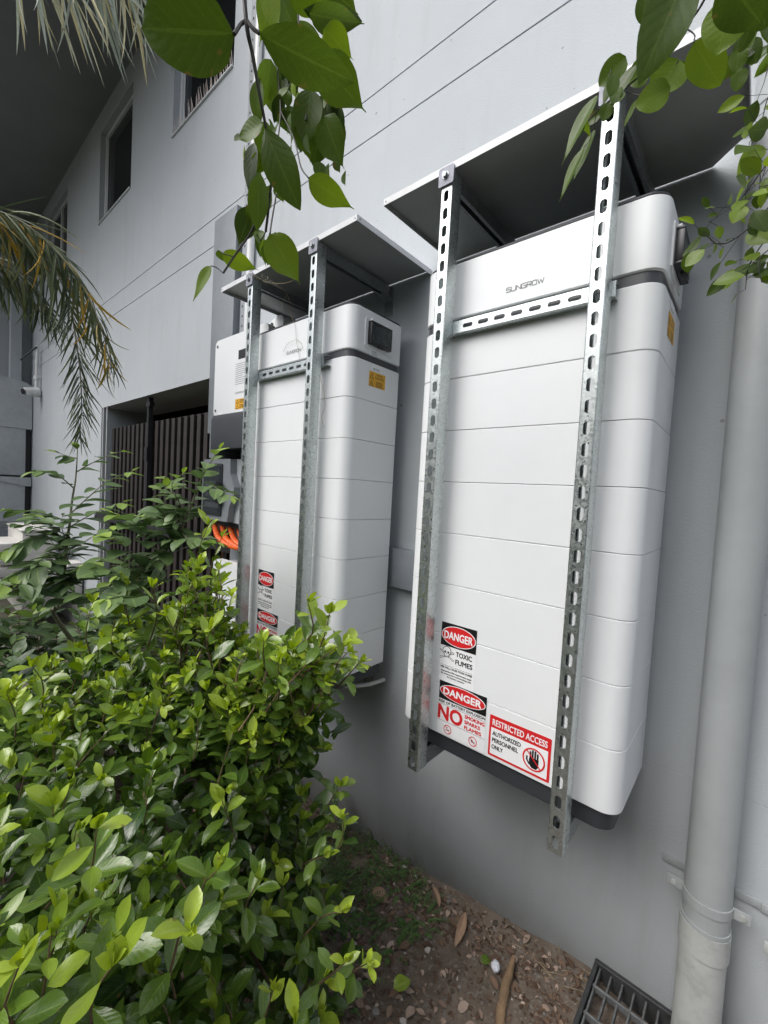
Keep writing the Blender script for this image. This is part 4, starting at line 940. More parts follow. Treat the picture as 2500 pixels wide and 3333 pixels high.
# twigs / grass straws against the wall
mb = MB()
for k in range(170):
    x = random.uniform(-1.2, 0.1); y = random.uniform(0.16, 0.30) if random.random() < .6 else random.uniform(-.4, .3)
    if x > -0.09 and y > -0.03: continue
    th = random.gauss(0, .5) if random.random() < .6 else random.uniform(0, 3.1); L = random.uniform(.02, .09); p = Vector(soil_pt(x, y, .004)); d_ = Vector((math.cos(th), math.sin(th)*.5, random.uniform(-.05, .12)))*L
    mb.tube([p, p+d_*.5+Vector((0, 0, .003)), p+d_], [0.0009, 0.0008, 0.0004], 4)
tag(mb.build('dry_straws', DRY), 'thin dry straws and twigs lying on the soil', 'straws', kind='stuff')

def flat_leaf(base, tip, w, mat_sp, tone, name, label, cat, nrm=(0, 0, 1), k=0):
    b_, t_ = Vector(base), Vector(tip); L = (t_-b_).length
    o = bpy.data.objects.new(name, mat_sp.mesh(k, tone)); link(o); o.matrix_world = frame(b_, t_-b_, nrm, L); o.scale.x *= w; return tag(o, label, cat)
tan = Species('tan_leaf', 'elliptic', 0.4, DEADL, n=3, fold=(0.25, 0.5), curl=(0.1, 0.5), wave=0.05, nl=9, nc=6)
def gp(x, y, up=0.008): return soil_pt(x, y, up)
flat_leaf((-0.7112,0.1215,-0.7040), (-0.6484,0.1220,-0.7040), 1.5, tan, 0.5, 'fallen_leaf', 'broad tan dead leaf lying among green weeds on the soil', 'fallen leaf', (0.1, -0.2, 1), 0)
flat_leaf((-0.5581,0.2493,-0.6840), (-0.5035,0.2140,-0.6840), 0.75, tan, 0.5, 'fallen_leaf', 'narrow curled brown leaf on the soil nearest the wall', 'fallen leaf', (0.3, 0.2, 1), 1)
flat_leaf((-0.4283,0.2356,-0.6690), (-0.3988,0.1433,-0.6690), 0.62, tan, 0.5, 'fallen_leaf', 'long slender reddish brown leaf lying on bare soil', 'fallen leaf', (0.3, 0.1, 1), 2)
flat_leaf((-0.2419,0.1797,-0.6590), (-0.2252,0.1864,-0.6590), 1.7, tan, 0.5, 'fallen_leaf', 'tiny pale dead leaf beside the wooden stick', 'fallen leaf', (0, 0, 1), 0)
gls = Species('fallen_green_leaf', 'round', 0.62, GLOSSY, n=2, fold=(0.3, 0.6), curl=(0.3, 0.8), wave=0.05)
flat_leaf((-0.4619,-0.0714,-0.6740), (-0.4401,-0.0254,-0.6640), 1.0, gls, 0.85, 'fallen_leaf', 'single bright green leaf on the bare soil', 'fallen leaf', (.1, -.4, 1), 0)
flat_leaf((-0.3197,0.1361,-0.6640), (-0.3092,0.1756,-0.6640), 0.9, gls, 0.5, 'fallen_leaf', 'small dull green leaf left of the white lump', 'fallen leaf', (.1, -.2, 1), 1)
# wooden stick
s_ = [Vector((-0.2537,0.1949,-0.6440)), Vector((-0.2407,0.1187,-0.6490)), Vector((-0.2266,0.0614,-0.6590)), Vector((-0.2045,0.0074,-0.6690)), Vector((-0.1851,-0.0455,-0.6740))]
stp = catmull(s_, 6); mb = MB(); mb.tube([p+rv(.0008) for p in stp], [0.0055+0.0058*min(1, i/5)+random.uniform(-.0006, .0006) for i in range(len(stp))], 12)
tag(mb.build('wooden_stick', WOOD, None, stp[-1]), 'weathered brown wooden stick lying on the soil beside the white lump', 'stick')
mb = MB(); p = Vector((-0.2818,0.1418,-0.6540)); m = Matrix.Translation(p+Vector((0, 0, .006))) @ Matrix.Rotation(.5, 4, 'Z') @ Matrix.Diagonal((.0115, .0135, .0115, 1))
g = bmesh.ops.create_icosphere(mb.bm, subdivisions=3, radius=1, matrix=m)
for v in g['verts']: v.co += (v.co-p)*random.uniform(-.10, .10); 
for f in mb.bm.faces: f.smooth = True
tag(mb.build('chalky_lump', CHALK, None, p), 'white chalky crumpled lump on the soil next to the stick', 'debris')
# weeds
weed = Species('weed_leaf', 'elliptic', 0.55, WEED, n=4, fold=(0.1, 0.4), curl=(0.1, 0.5), wave=0, nl2=3, nc2=2)
def fern_weed(cx, cy, n, rad, h, items, mbs):
    for k in range(n):
        a = random.uniform(0, 6.28); r = rad*random.random()**.6; p = Vector(soil_pt(cx+r*math.cos(a), cy+r*math.sin(a), 0))
        d_ = Vector((math.cos(a)*.9, math.sin(a)*.9, random.uniform(.5, 1.5))).normalized(); L = h*random.uniform(.6, 1.3); pts = [p]
        for i in range(7): d_ = (d_+Vector((0, 0, -.10))).normalized(); pts.append(pts[-1]+d_*L/7)
        mbs.tube(pts, 0.0007, 4); side = d_.cross(Vector((0, 0, 1))).normalized()
        for i in range(1, 8):
            for s in (-1, 1): items.append((pts[i], side*s+d_*.45, (0, 0, 1), random.uniform(.007, .011)*(1.1-.07*i), random.uniform(.1, .8)))
its = []; mbs = MB()
for (c, n, r_, h_) in (((-0.8330,-0.0622,-0.7240), 80, .14, .07), ((-0.6458,0.0183,-0.6940), 26, .06, .05), ((-0.7465,0.2472,-0.7140), 30, .06, .05), ((-0.9631,0.2757,-0.7540), 30, .06, .06), ((-1.0923,0.1007,-0.7640), 60, .12, .08), ((-0.8327,0.1933,-0.7340), 60, .12, .05), ((-0.6528,0.2093,-0.7040), 26, .05, .05), ((-0.5489,0.1593,-0.6840), 34, .05, .055), ((-0.7756,0.0454,-0.7140), 60, .12, .05), ((-0.8998,0.0740,-0.7340), 70, .14, .06), ((-0.8613,0.3281,-0.7440), 8, .015, .08), ((-0.5529,0.0386,-0.6840), 12, .04, .04), ((-0.6429,-0.1175,-0.6840), 30, .12, .05)):
    fern_weed(c[0], c[1], n, r_, h_, its, mbs)
wd = empty('weed_patch', (-0.7, 0.15, -0.72), 'low feathery green weeds growing on the soil near the wall', 'weeds')
tag(mbs.build('stem', STEMG, wd), kind='stuff')
plant_leaves(weed, its, wd, limit=0)
# arrowhead plant
ar = Species('arrow_leaf', 'arrow', 0.72, ARROW, n=2, fold=(0.15, 0.35), curl=(0.1, 0.35), wave=0.02, nl=10, nc=6)
ah = empty('arrowhead_plant', (-0.98, 0.24, -0.76), 'arrowhead plant with three pale veined leaves at the foot of the wall', 'plant')
for bs, tp in (((0,0,0), ), ((0,0,0), ), ((0,0,0), )) if False else ():
    pass
al = []
for b_, t_, nn in (((-1.0449,0.2400,-0.6737), (-1.0474,0.2500,-0.5615), (.2, -1, .1)), ((-1.0223,0.2000,-0.5962), (-1.0302,0.1600,-0.6839), (.15, -.8, .6)), ((-0.9744,0.2200,-0.6712), (-0.9040,0.2400,-0.6501), (.1, -.5, .9)), ((-0.9925,0.1200,-0.5530), (-1.0104,0.0800,-0.5983), (0, -.6, .8))):
    b_, t_ = Vector(b_), Vector(t_); al.append((b_, t_-b_, nn, (t_-b_).length, 0.5))
plant_leaves(ar, al, ah); mb = MB()
for it in al: mb.tube(catmull([Vector((-0.98, 0.24, -0.77)), (Vector(it[0])+Vector((-0.98, 0.24, -0.77)))/2+Vector((0, 0, .03)), Vector(it[0])], 5), 0.0015, 5)
mb.build('stem', STEMG, ah)

# ============================================================ FOREGROUND SHRUB (glossy)
GL = Species('glossy_leaf', 'obovate', 0.45, GLOSSY, n=14, fold=(0.15, 0.7), curl=(-0.2, 1.2), wave=0.05)
SIZE = 1.30
GRID = [
 [(-1.6914,-0.8540,-0.1621),(-1.4983,-0.6776,-0.0204),(-1.3700,-0.5570,0.1308),(-1.1300,-0.4490,0.2245),(-0.9010,-0.3448,0.1954),(-0.6788,-0.3229,0.2169),(-0.4750,-0.3400,0.2955)],
 [(-1.4020,-0.8649,-0.1143),(-1.2188,-0.6999,-0.0169),(-1.0236,-0.5902,0.0902),(-0.8543,-0.5061,0.1452),(-0.6933,-0.4320,0.1560),(-0.5911,-0.3819,0.1759),(-0.5277,-0.3519,0.1987)],
 [(-1.0411,-0.8786,-0.0409),(-0.8976,-0.7510,0.0066),(-0.7326,-0.6699,0.0761),(-0.6349,-0.5841,0.0919),(-0.6258,-0.4859,0.0519),(-0.6278,-0.3844,0.0052),(-0.6281,-0.3201,-0.0239)],
 [(-0.7527,-0.8895,0.0216),(-0.6419,-0.7920,0.0438),(-0.5519,-0.7130,0.0575),(-0.5398,-0.6129,0.0039),(-0.5681,-0.4715,-0.0993),(-0.6082,-0.3391,-0.1819),(-0.6121,-0.2522,-0.2237)],
 [(-0.5350,-0.8977,0.0499),(-0.4510,-0.8227,0.0833),(-0.4200,-0.7450,0.0466),(-0.4429,-0.6384,-0.0525),(-0.5077,-0.4923,-0.2131),(-0.5259,-0.3550,-0.3113),(-0.5245,-0.2759,-0.3363)],
 [(-0.3889,-0.9031,0.0543),(-0.3439,-0.8389,0.0315),(-0.3304,-0.7648,-0.0326),(-0.3816,-0.6475,-0.2056),(-0.4185,-0.5302,-0.3645),(-0.4116,-0.4234,-0.4506),(-0.3934,-0.3435,-0.4855)]]
def gpt(r, c):
    r = min(max(r, 0), 4.999); c = min(max(c, 0), 5.999); i, j = int(r), int(c); fr, fc = r-i, c-j
    A, B, C_, D_ = [Vector(GRID[a][b]) for a, b in ((i, j), (i, j+1), (i+1, j), (i+1, j+1))]
    return A*(1-fr)*(1-fc)+B*(1-fr)*fc+C_*fr*(1-fc)+D_*fr*fc
def shoot(tip, ax, L, n, size, t0, t1, items, stems, rad=0.0016, terminal=4):
    dd = (Vector(tip)-CAM).length; size = size*min(1.22, max(.80, .42+.95*dd)); t0 = t0+.08; t1 = t1+.05
    """leafy twig ending at tip; lower leaves tone t0, youngest t1"""
    ax = Vector(ax).normalized(); base = Vector(tip)-ax*L+rv(L*.08); mid = (base+Vector(tip))/2+rv(L*.06)
    pts = catmull([base, mid, Vector(tip)], 5); stems.tube(pts[::2] if len(pts) > 6 else pts, [rad*(1.1-.7*i/(len(pts[::2])-1)) for i in range(len(pts[::2]))], 5)
    a = random.uniform(0, 6.28)
    for k in range(n):
        f = k/max(1, n-1); p = pts[min(len(pts)-1, int(f*(len(pts)-1)))]; a += 2.4+random.uniform(-.4, .4)
        u = ax.orthogonal().normalized(); v = ax.cross(u); out = u*math.cos(a)+v*math.sin(a)
        d_ = (out*random.uniform(.75, 1.2)+ax*random.uniform(.35, .8)*(.6+f)+Vector((0, 0, random.uniform(-.25, .25)))).normalized()
        nrm = (ax*1.1-out*.4+Vector((0, 0, .5))+rv(.25)); s = size*random.uniform(.75, 1.2)*(1.0-.25*f)
        items.append((p+out*0.002, d_, nrm, s, min(1, max(0, t0+(t1-t0)*f**2+random.gauss(0, .10)))))
    for k in range(terminal):
        out = (rv(.5)+ax*1.6).normalized(); items.append((Vector(tip), out, rv(1)+Vector((0, 0, .3)), size*random.uniform(.35, .6), min(1, t1+.15)))
items = []; stems = MB(); ctr = Vector((-1.1, -0.5, -0.7))
for k in range(560):
    r = random.uniform(0, 5); c = random.uniform(0, 6)
    if random.random() < 0.35: r = random.uniform(0, 1.6)
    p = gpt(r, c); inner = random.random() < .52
    topness = max(0, 1-r/2.3)
    away = (p-CAM).normalized()
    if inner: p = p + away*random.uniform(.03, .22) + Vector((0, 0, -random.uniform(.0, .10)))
    else: p = p + rv(.018)
    if r > 1.8 and 2.6 < c < 5.2 and not inner and random.random() < .45: continue
    ax = Vector((0, 0, 1))*random.uniform(.7, 1.3) + (-away)*random.uniform(0, .8) + rv(.30) + Vector((.35 if c > 4 else 0, 0, 0))
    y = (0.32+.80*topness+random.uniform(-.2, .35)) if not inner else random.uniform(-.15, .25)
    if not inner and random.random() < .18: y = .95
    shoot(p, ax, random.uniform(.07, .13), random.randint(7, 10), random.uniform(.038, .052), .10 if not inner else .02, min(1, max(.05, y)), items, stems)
# depth fill: mature leaves behind the face of the shrub so that no daylight passes through
for k in range(2400):
    p = gpt(random.uniform(0, 5), random.uniform(0, 6)); away = (p-CAM).normalized()
    p = p + away*random.uniform(.08, .35) + Vector((0, 0, -random.uniform(.02, .20))) + rv(.03)
    if p.y > .24 or p.z < soil_z(p.x, p.y)+.02: continue
    items.append((p, rv(1)+Vector((0, 0, .1)), Vector((0, 0, 1))-away*.6+rv(.5), random.uniform(.045, .065), random.uniform(0, .35)))
# named sprays that stand out of the mass
def spray(tip, base, n, size, t1): shoot(tip, Vector(tip)-Vector(base), (Vector(tip)-Vector(base)).length, n, size, .25, t1, items, stems, .002, 4)
for tp, bs, n, sz, t in (
  ((-0.4628,-0.4158,0.4013), (-0.5517,-0.3681,0.2756), 9, .045, .9), ((-0.4011,-0.4157,0.3935), (-0.4985,-0.3756,0.2641), 8, .046, .75), ((-0.3852,-0.3800,0.3192), (-0.4817,-0.3621,0.2465), 7, .040, .9), ((-0.4440,-0.3824,0.2463), (-0.5468,-0.3680,0.2072), 8, .042, .8),
  ((-0.4083,-0.3757,0.2830), (-0.5226,-0.3487,0.1795), 8, .042, .6), ((-0.4973,-0.4528,0.2853), (-0.5801,-0.4001,0.1556), 8, .045, .8), ((-0.5621,-0.4416,0.3047), (-0.6365,-0.3812,0.1809), 8, .048, .7),
  ((-0.9512,-0.3698,0.4993), (-1.0122,-0.3669,0.3296), 11, .048, .95), ((-0.9137,-0.4095,0.4014), (-0.9667,-0.3983,0.2534), 11, .05, .9), ((-0.9488,-0.3299,0.4663), (-0.9858,-0.3454,0.3053), 9, .045, .8), ((-0.9535,-0.4201,0.3594), (-0.9790,-0.4106,0.2274), 9, .05, .9),
  ((-0.9470,-0.5080,0.3479), (-0.9856,-0.4840,0.2041), 8, .05, 1.0), ((-1.1043,-0.5134,0.3250), (-1.1444,-0.4910,0.1759), 9, .048, 1.0), ((-0.7992,-0.3804,0.3357), (-0.8533,-0.3700,0.1897), 9, .045, .8), ((-0.8652,-0.5063,0.2972), (-0.8995,-0.4777,0.1680), 9, .05, 1.0),
  ((-0.6909,-0.4871,0.3047), (-0.7337,-0.4660,0.1738), 8, .048, .9), ((-1.0109,-0.5679,0.2745), (-1.0471,-0.5413,0.1396), 9, .05, .9), ((-1.1718,-0.5750,0.2761), (-1.2104,-0.5510,0.1318), 9, .05, .8), ((-1.1566,-0.7028,0.1378), (-1.1926,-0.6764,-0.0030), 9, .05, .9), ((-1.0699,-0.7613,0.1182), (-1.1062,-0.7347,-0.0150), 9, .05, .8),
  ((-0.4208,-0.7637,0.1852), (-0.4910,-0.7524,0.0657), 8, .050, 1.0), ((-0.3073,-0.6976,0.0883), (-0.3650,-0.6762,-0.0423), 7, .052, .95), ((-0.3301,-0.7684,0.1210), (-0.3938,-0.7516,-0.0002), 6, .052, .6), ((-0.3101,-0.7783,0.1088), (-0.3736,-0.7618,-0.0202), 6, .055, .85),
  ((-0.3087,-0.8527,0.1732), (-0.3698,-0.8349,0.0324), 7, .052, .9), ((-0.3711,-0.8168,0.1280), (-0.4243,-0.8047,-0.0021), 8, .05, .6), ((-0.3210,-0.5631,-0.1189), (-0.3708,-0.5352,-0.2570), 6, .046, .9), ((-0.2922,-0.5409,-0.1642), (-0.3170,-0.5160,-0.2718), 6, .045, 1.0), ((-0.3944,-0.6164,0.0517), (-0.4716,-0.5865,-0.0978), 8, .05, .6), ((-0.4536,-0.5034,-0.0786), (-0.5017,-0.4866,-0.2040), 8, .05, .5),
  ((-0.4050,-0.3377,-0.2266), (-0.5016,-0.3610,-0.3200), 7, .045, .9), ((-0.3294,-0.4041,-0.2170), (-0.3948,-0.4007,-0.3184), 7, .044, 1.0), ((-0.3169,-0.3553,-0.2479), (-0.3762,-0.3583,-0.3215), 6, .040, .9), ((-0.4950,-0.2723,-0.0473), (-0.5599,-0.2699,-0.1717), 7, .045, .6), ((-0.4656,-0.2895,-0.0961), (-0.5093,-0.2687,-0.2201), 7, .042, .9), ((-0.5281,-0.2961,0.0332), (-0.6266,-0.3201,-0.0456), 8, .045, .6), ((-0.5294,-0.3582,0.1200), (-0.6074,-0.3640,0.0482), 8, .045, .8), ((-0.4900,-0.3157,-0.1782), (-0.5765,-0.3179,-0.2866), 8, .045, .6)):
    spray(tp, bs, n, sz, t)
for k in range(34):
    a = random.random(); tp = Vector((-0.9397,-0.4447,0.1955)).lerp(Vector((-0.8145,-0.3608,0.2225)), a); up = random.random()**1.2*(1-abs(a-.45)*1.1)
    tp = tp + Vector((0, 0, 1))*up*.24 + rv(.02); spray(tp, tp-Vector((random.gauss(0, .02), random.gauss(0, .02), random.uniform(.09, .14))), random.randint(7, 10), random.uniform(.034, .046), random.choice((.6, .8, 1.0)))
for k in range(26):
    a = random.random(); tp = Vector((-0.7271,-0.3919,0.2090)).lerp(Vector((-0.4237,-0.3619,0.2925)), a) + rv(.022) + Vector((0, 0, .02*random.random())); spray(tp, tp-Vector((random.gauss(.02, .03), random.gauss(0, .03), random.uniform(.07, .11))), random.randint(6, 9), random.uniform(.032, .044), random.choice((.5, .8, 1.0)))
sh = empty('glossy_shrub', (-0.9, -0.45, -0.76), 'dense glossy green shrub with bright yellow-green new shoots filling the lower left', 'shrub')
# main branches rising from the root
root = Vector((-0.95, -0.30, -0.77))
for tgt in ((-0.6628,-0.3801,0.1393), (-0.4872,-0.3426,0.2098), (-1.0597,-0.4925,0.0332), (-1.0571,-0.6918,-0.0114), (-0.6423,-0.5323,-0.0397), (-0.5765,-0.3179,-0.2866), (-0.5321,-0.7036,-0.0688), (-0.4525,-0.4521,-0.3401), (-0.9369,-0.3776,0.1677)):
    t_ = Vector(tgt); stems.tube(catmull([root+rv(.03), root.lerp(t_, .4)+Vector((0, 0, .12))+rv(.03), t_], 6), [0.008-0.0055*i/12 for i in range(13)], 7)
tag(stems.build('branches', BARK, sh), kind='stuff')
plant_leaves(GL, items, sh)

# ============================================================ MATTE-LEAVED PLANTS BEHIND
ML = Species('matte_leaf', 'elliptic', 0.46, MATTE, n=7, fold=(0.15, 0.45), curl=(0.1, 0.7), wave=0.03)
LS = 1.45
def branch(pts, n, size, tone0, tone1, items, stems, rad, up=(0, 0, 1), start=.12, droop=0.25):
    """two rows of leaves along a branch"""
    P = catmull(pts, 8); stems.tube(P, [rad*(1-.75*i/(len(P)-1)) for i in range(len(P))], 6)
    for k in range(n):
        f = start+(1-start)*k/(n-1); i = min(len(P)-2, int(f*(len(P)-1))); d_ = (P[i+1]-P[i]).normalized(); p = P[i]
        side = d_.cross(Vector(up)).normalized()*(1 if k % 2 else -1)
        dr = (side*random.uniform(.8, 1.1)+d_*random.uniform(.4, .9)+Vector((0, 0, -droop*random.random()))+rv(.12))
        items.append((p, dr, Vector(up)+rv(.25), size*LS*random.uniform(.8, 1.15)*(1-.35*f**3), min(1, max(0, tone0+(tone1-tone0)*f**3+random.gauss(0, .08)))))
    items.append((P[-1], (P[-1]-P[-2]).normalized()+rv(.1), Vector(up), size*.6, tone1))
sap = empty('sapling', (-1.75, -0.42, -0.76), 'slender sapling with grey-green leaves in flat rows in front of the far wall', 'sapling')
its = []; st = MB()
T0 = [(-1.6124,-0.5685,0.1335), (-1.6037,-0.5592,0.1626), (-1.5979,-0.5489,0.2469), (-1.6108,-0.5392,0.3734), (-1.6201,-0.5293,0.4506), (-1.6319,-0.5214,0.5302), (-1.6522,-0.5085,0.5965), (-1.6647,-0.5025,0.6540), (-1.6920,-0.4948,0.7344)]
TT = [Vector((-1.75, -0.42, -0.76)), Vector((-1.70, -0.42, -0.2))] + [Vector(t) for t in T0]
st.tube(catmull(TT, 4), [0.0085-0.0072*i/40 for i in range(41)], 7)
for pts, n, sz in (
  ([(-1.6201,-0.5293,0.4506), (-1.6150,-0.5894,0.4785), (-1.6282,-0.6532,0.4913), (-1.6347,-0.7248,0.4949)], 11, .060), ([(-1.6211,-0.5282,0.4810), (-1.5439,-0.4973,0.5417), (-1.4523,-0.4672,0.6004), (-1.3718,-0.4216,0.6379)], 12, .052),
  ([(-1.6224,-0.5324,0.4327), (-1.5213,-0.5082,0.4760), (-1.4310,-0.4806,0.5131), (-1.3615,-0.4453,0.5373)], 10, .062), ([(-1.6112,-0.5402,0.3622), (-1.5848,-0.5941,0.4074), (-1.5841,-0.6473,0.3949), (-1.5892,-0.6933,0.3647)], 12, .068),
  ([(-1.6118,-0.5412,0.3542), (-1.4975,-0.5190,0.3954), (-1.4136,-0.4967,0.4370), (-1.3293,-0.4615,0.4663)], 10, .066), ([(-1.5989,-0.5489,0.2611), (-1.5589,-0.6036,0.3171), (-1.5393,-0.6533,0.3102), (-1.5365,-0.6919,0.2890)], 10, .070),
  ([(-1.6011,-0.5520,0.2419), (-1.4841,-0.5395,0.3029), (-1.3831,-0.5155,0.3463), (-1.3127,-0.4923,0.3762)], 9, .070), ([(-1.6015,-0.5561,0.1818), (-1.5279,-0.6202,0.2553), (-1.4883,-0.6772,0.2788), (-1.4656,-0.7368,0.2826)], 10, .072),
  ([(-1.6028,-0.5582,0.1659), (-1.4371,-0.5430,0.2295), (-1.3324,-0.5154,0.2783), (-1.2577,-0.4886,0.3070)], 9, .070), ([(-1.6419,-0.5144,0.5688), (-1.6444,-0.5540,0.6068), (-1.6564,-0.5900,0.6231), (-1.6764,-0.6210,0.6175)], 7, .048),
  ([(-1.6531,-0.5074,0.6259), (-1.5935,-0.4803,0.6574), (-1.5275,-0.4477,0.6870), (-1.4815,-0.4199,0.7048)], 7, .042), ([(-1.6662,-0.5025,0.6753), (-1.6805,-0.5279,0.6812), (-1.7024,-0.5593,0.6945)], 5, .042)):
    branch(pts, n, sz, .15, .85, its, st, .0024)
for k, (x, y) in enumerate(((166, 985), (170, 970), (162, 965), (172, 958), (165, 950))): its.append(((-1.6807,-0.4998,0.7087), (random.choice((-1, 1))*.8, -.3, .4+.2*k), (0, 0, 1), .042, .85))
for k in range(14):
    a = random.random(); b0 = Vector((-1.5991,-0.5530,0.1978)).lerp(Vector((-1.6224,-0.5324,0.4327)), a); tip = b0 + Vector((random.uniform(-.22, .22), random.uniform(-.15, .02), random.uniform(.0, .14)))
    branch([b0, b0.lerp(tip, .5)+Vector((0, 0, .02))+rv(.01), tip], random.randint(6, 9), random.uniform(.040, .056), .15, random.choice((.3, .8)), its, st, .0016)
st.build('trunk', STEMG, sap); plant_leaves(ML, its, sap)
MR = Species('broad_matte_leaf', 'elliptic', 0.62, MATTE, n=7, fold=(0.1, 0.4), curl=(0.1, 0.6), wave=0.03)
arc = empty('arching_shrub', (-1.35, -0.25, -0.76), 'tall arching plant with rounded grey-green leaves in front of the dark screen', 'shrub')
its = []; st = MB()
main = [Vector((-1.35, -0.25, -0.76)), Vector((-1.32, -0.25, -0.2)), Vector((-1.1836,-0.4137,0.2619)), Vector((-1.1687,-0.3964,0.3328)), Vector((-1.1532,-0.3782,0.4108)), Vector((-1.1182,-0.3554,0.5043)), Vector((-1.0903,-0.3392,0.5889)), Vector((-1.0669,-0.3288,0.6447)), Vector((-1.0313,-0.3070,0.7113))]
st.tube(catmull(main, 5), [0.0075-0.0062*i/40 for i in range(41)], 7)
for pts, n, sz in (
  ([(-1.1182,-0.3554,0.5043), (-1.0903,-0.3392,0.5889), (-1.0669,-0.3288,0.6447), (-1.0294,-0.3053,0.7141)], 15, .044),
  ([(-1.1628,-0.3892,0.3682), (-1.1690,-0.4432,0.4401), (-1.1844,-0.4798,0.4935), (-1.2033,-0.5214,0.5148)], 10, .060), ([(-1.1778,-0.4074,0.2833), (-1.1609,-0.4666,0.3754), (-1.1804,-0.5068,0.4287), (-1.1884,-0.5391,0.4489)], 10, .062),
  ([(-1.1543,-0.4284,0.2564), (-1.1278,-0.4942,0.3219), (-1.1353,-0.5381,0.3604), (-1.1510,-0.5772,0.3780)], 9, .064), ([(-1.1505,-0.3755,0.4180), (-1.1484,-0.3959,0.4885), (-1.1491,-0.4064,0.5432), (-1.1395,-0.4079,0.5979)], 9, .048),
  ([(-1.1156,-0.3527,0.5114), (-1.1253,-0.3841,0.5695), (-1.1361,-0.3913,0.6056), (-1.1046,-0.3752,0.6383)], 7, .042), ([(-1.0903,-0.3392,0.5889), (-1.0217,-0.3317,0.6052), (-0.9767,-0.3200,0.5915), (-0.9373,-0.3132,0.5766)], 7, .042),
  ([(-1.0794,-0.4311,0.2330), (-1.0363,-0.4961,0.2923), (-1.0299,-0.5423,0.3129), (-1.0326,-0.5845,0.3130)], 9, .062), ([(-1.1277,-0.3662,0.4620), (-1.0557,-0.3708,0.4496), (-1.0068,-0.3541,0.4610), (-0.9573,-0.3384,0.4502)], 7, .045)):
    branch(pts, n, sz, .2, .9, its, st, .0022)
for k in range(17):
    a = random.random(); b0 = Vector((-1.1626,-0.4069,0.2931)).lerp(Vector((-1.1203,-0.3572,0.5041)), a); tip = b0 + Vector((random.uniform(-.30, .05), random.uniform(-.12, .04), random.uniform(-.02, .16)-.08*(1-a)))
    branch([b0, b0.lerp(tip, .5)+Vector((0, 0, .03))+rv(.01), tip], random.randint(7, 9), random.uniform(.036, .050), .2, random.choice((.5, .9)), its, st, .0016)
st.build('trunk', STEMG, arc); plant_leaves(MR, its, arc)
# dark low shrub at the far left behind the glossy one
ds = empty('dark_shrub', (-2.6, -0.9, -0.78), 'dark dull-leaved shrub low behind the sapling at the left edge', 'shrub')
its = []; st = MB()
for k in range(190):
    p = Vector((random.uniform(-2.6, -1.55), random.uniform(-1.25, 0.05), 0)); p.z = 0.02 + .12*math.sin(p.x*4) - abs(p.x+2.1)*.05 + random.uniform(-.28, .07)
    b0 = Vector((p.x+random.uniform(-.1, .1), p.y, p.z-.25)); branch([b0, b0.lerp(p, .5)+rv(.02), p], 9, .075, .05, random.choice((.15, .3, .8)), its, st, .002)
    if k % 12 == 0: st.tube([Vector((-2.2, -0.5, -0.78))+rv(.15)*Vector((1, 1, 0)).length*0+Vector((random.uniform(-.3, .3), random.uniform(-.3, .3), 0)), b0], [0.006, .002], 6)
tag(st.build('branches', BARK, ds), kind='stuff'); plant_leaves(ML, its, ds)

# ============================================================ HANGING VINE (top centre) AND OVERHANGING BRANCHES (top right)
VL = Species('vine_leaf', 'drip', 0.62, VINE, n=6, fold=(0.12, 0.35), curl=(0.1, 0.45), wave=0.03, nl=12, nc=6)
VE = Species('long_leaf', 'elliptic', 0.6, VINE, n=5, fold=(0.08, 0.3), curl=(0.05, 0.5), wave=0.03, nl=12, nc=6)
VR = Species('round_leaf', 'round', 0.74, VINE, n=5, fold=(0.08, 0.25), curl=(0.05, 0.3), wave=0.02, nl=12, nc=6)
def hung(sp, parent, data):
    inv = gmat(parent).inverted()
    for (b_, t_, w, n_, tone) in data:
        b_, t_ = Vector(b_), Vector(t_); L = (t_-b_).length*1.04; k = random.randrange(sp.n); o = bpy.data.objects.new('leaf', sp.mesh(k, tone)); link(o); o.parent = parent
        rat = (w/L)/{'vine_leaf': .62*.92, 'round_leaf': .74, 'long_leaf': .6}[sp.name]
        o.matrix_local = inv @ frame(b_, t_-b_, n_, L) @ Matrix.Diagonal((min(1.7, max(.25, rat)), 1, min(1.3, max(.5, rat)), 1))
vn = empty('hanging_vine', (-0.1818,-0.7422,1.0454), 'leafy green vine hanging down in front of the wall at top centre', 'vine')
hung(VR, vn, [((-0.1433,-0.7689,0.9311),(-0.2047,-0.8096,0.9408),0.0420,(0.6441,-0.2357,-0.7260),0.35), ((-0.3665,-0.5547,1.0987),(-0.4081,-0.5517,1.3474),0.0273,(0.6980,-0.2528,-0.6297),0.30) if False else ((-0.3203,-0.6399,1.2169),(-0.3226,-0.6250,1.1684),0.0255,(0.4711,-0.4757,-0.7347),0.90)])
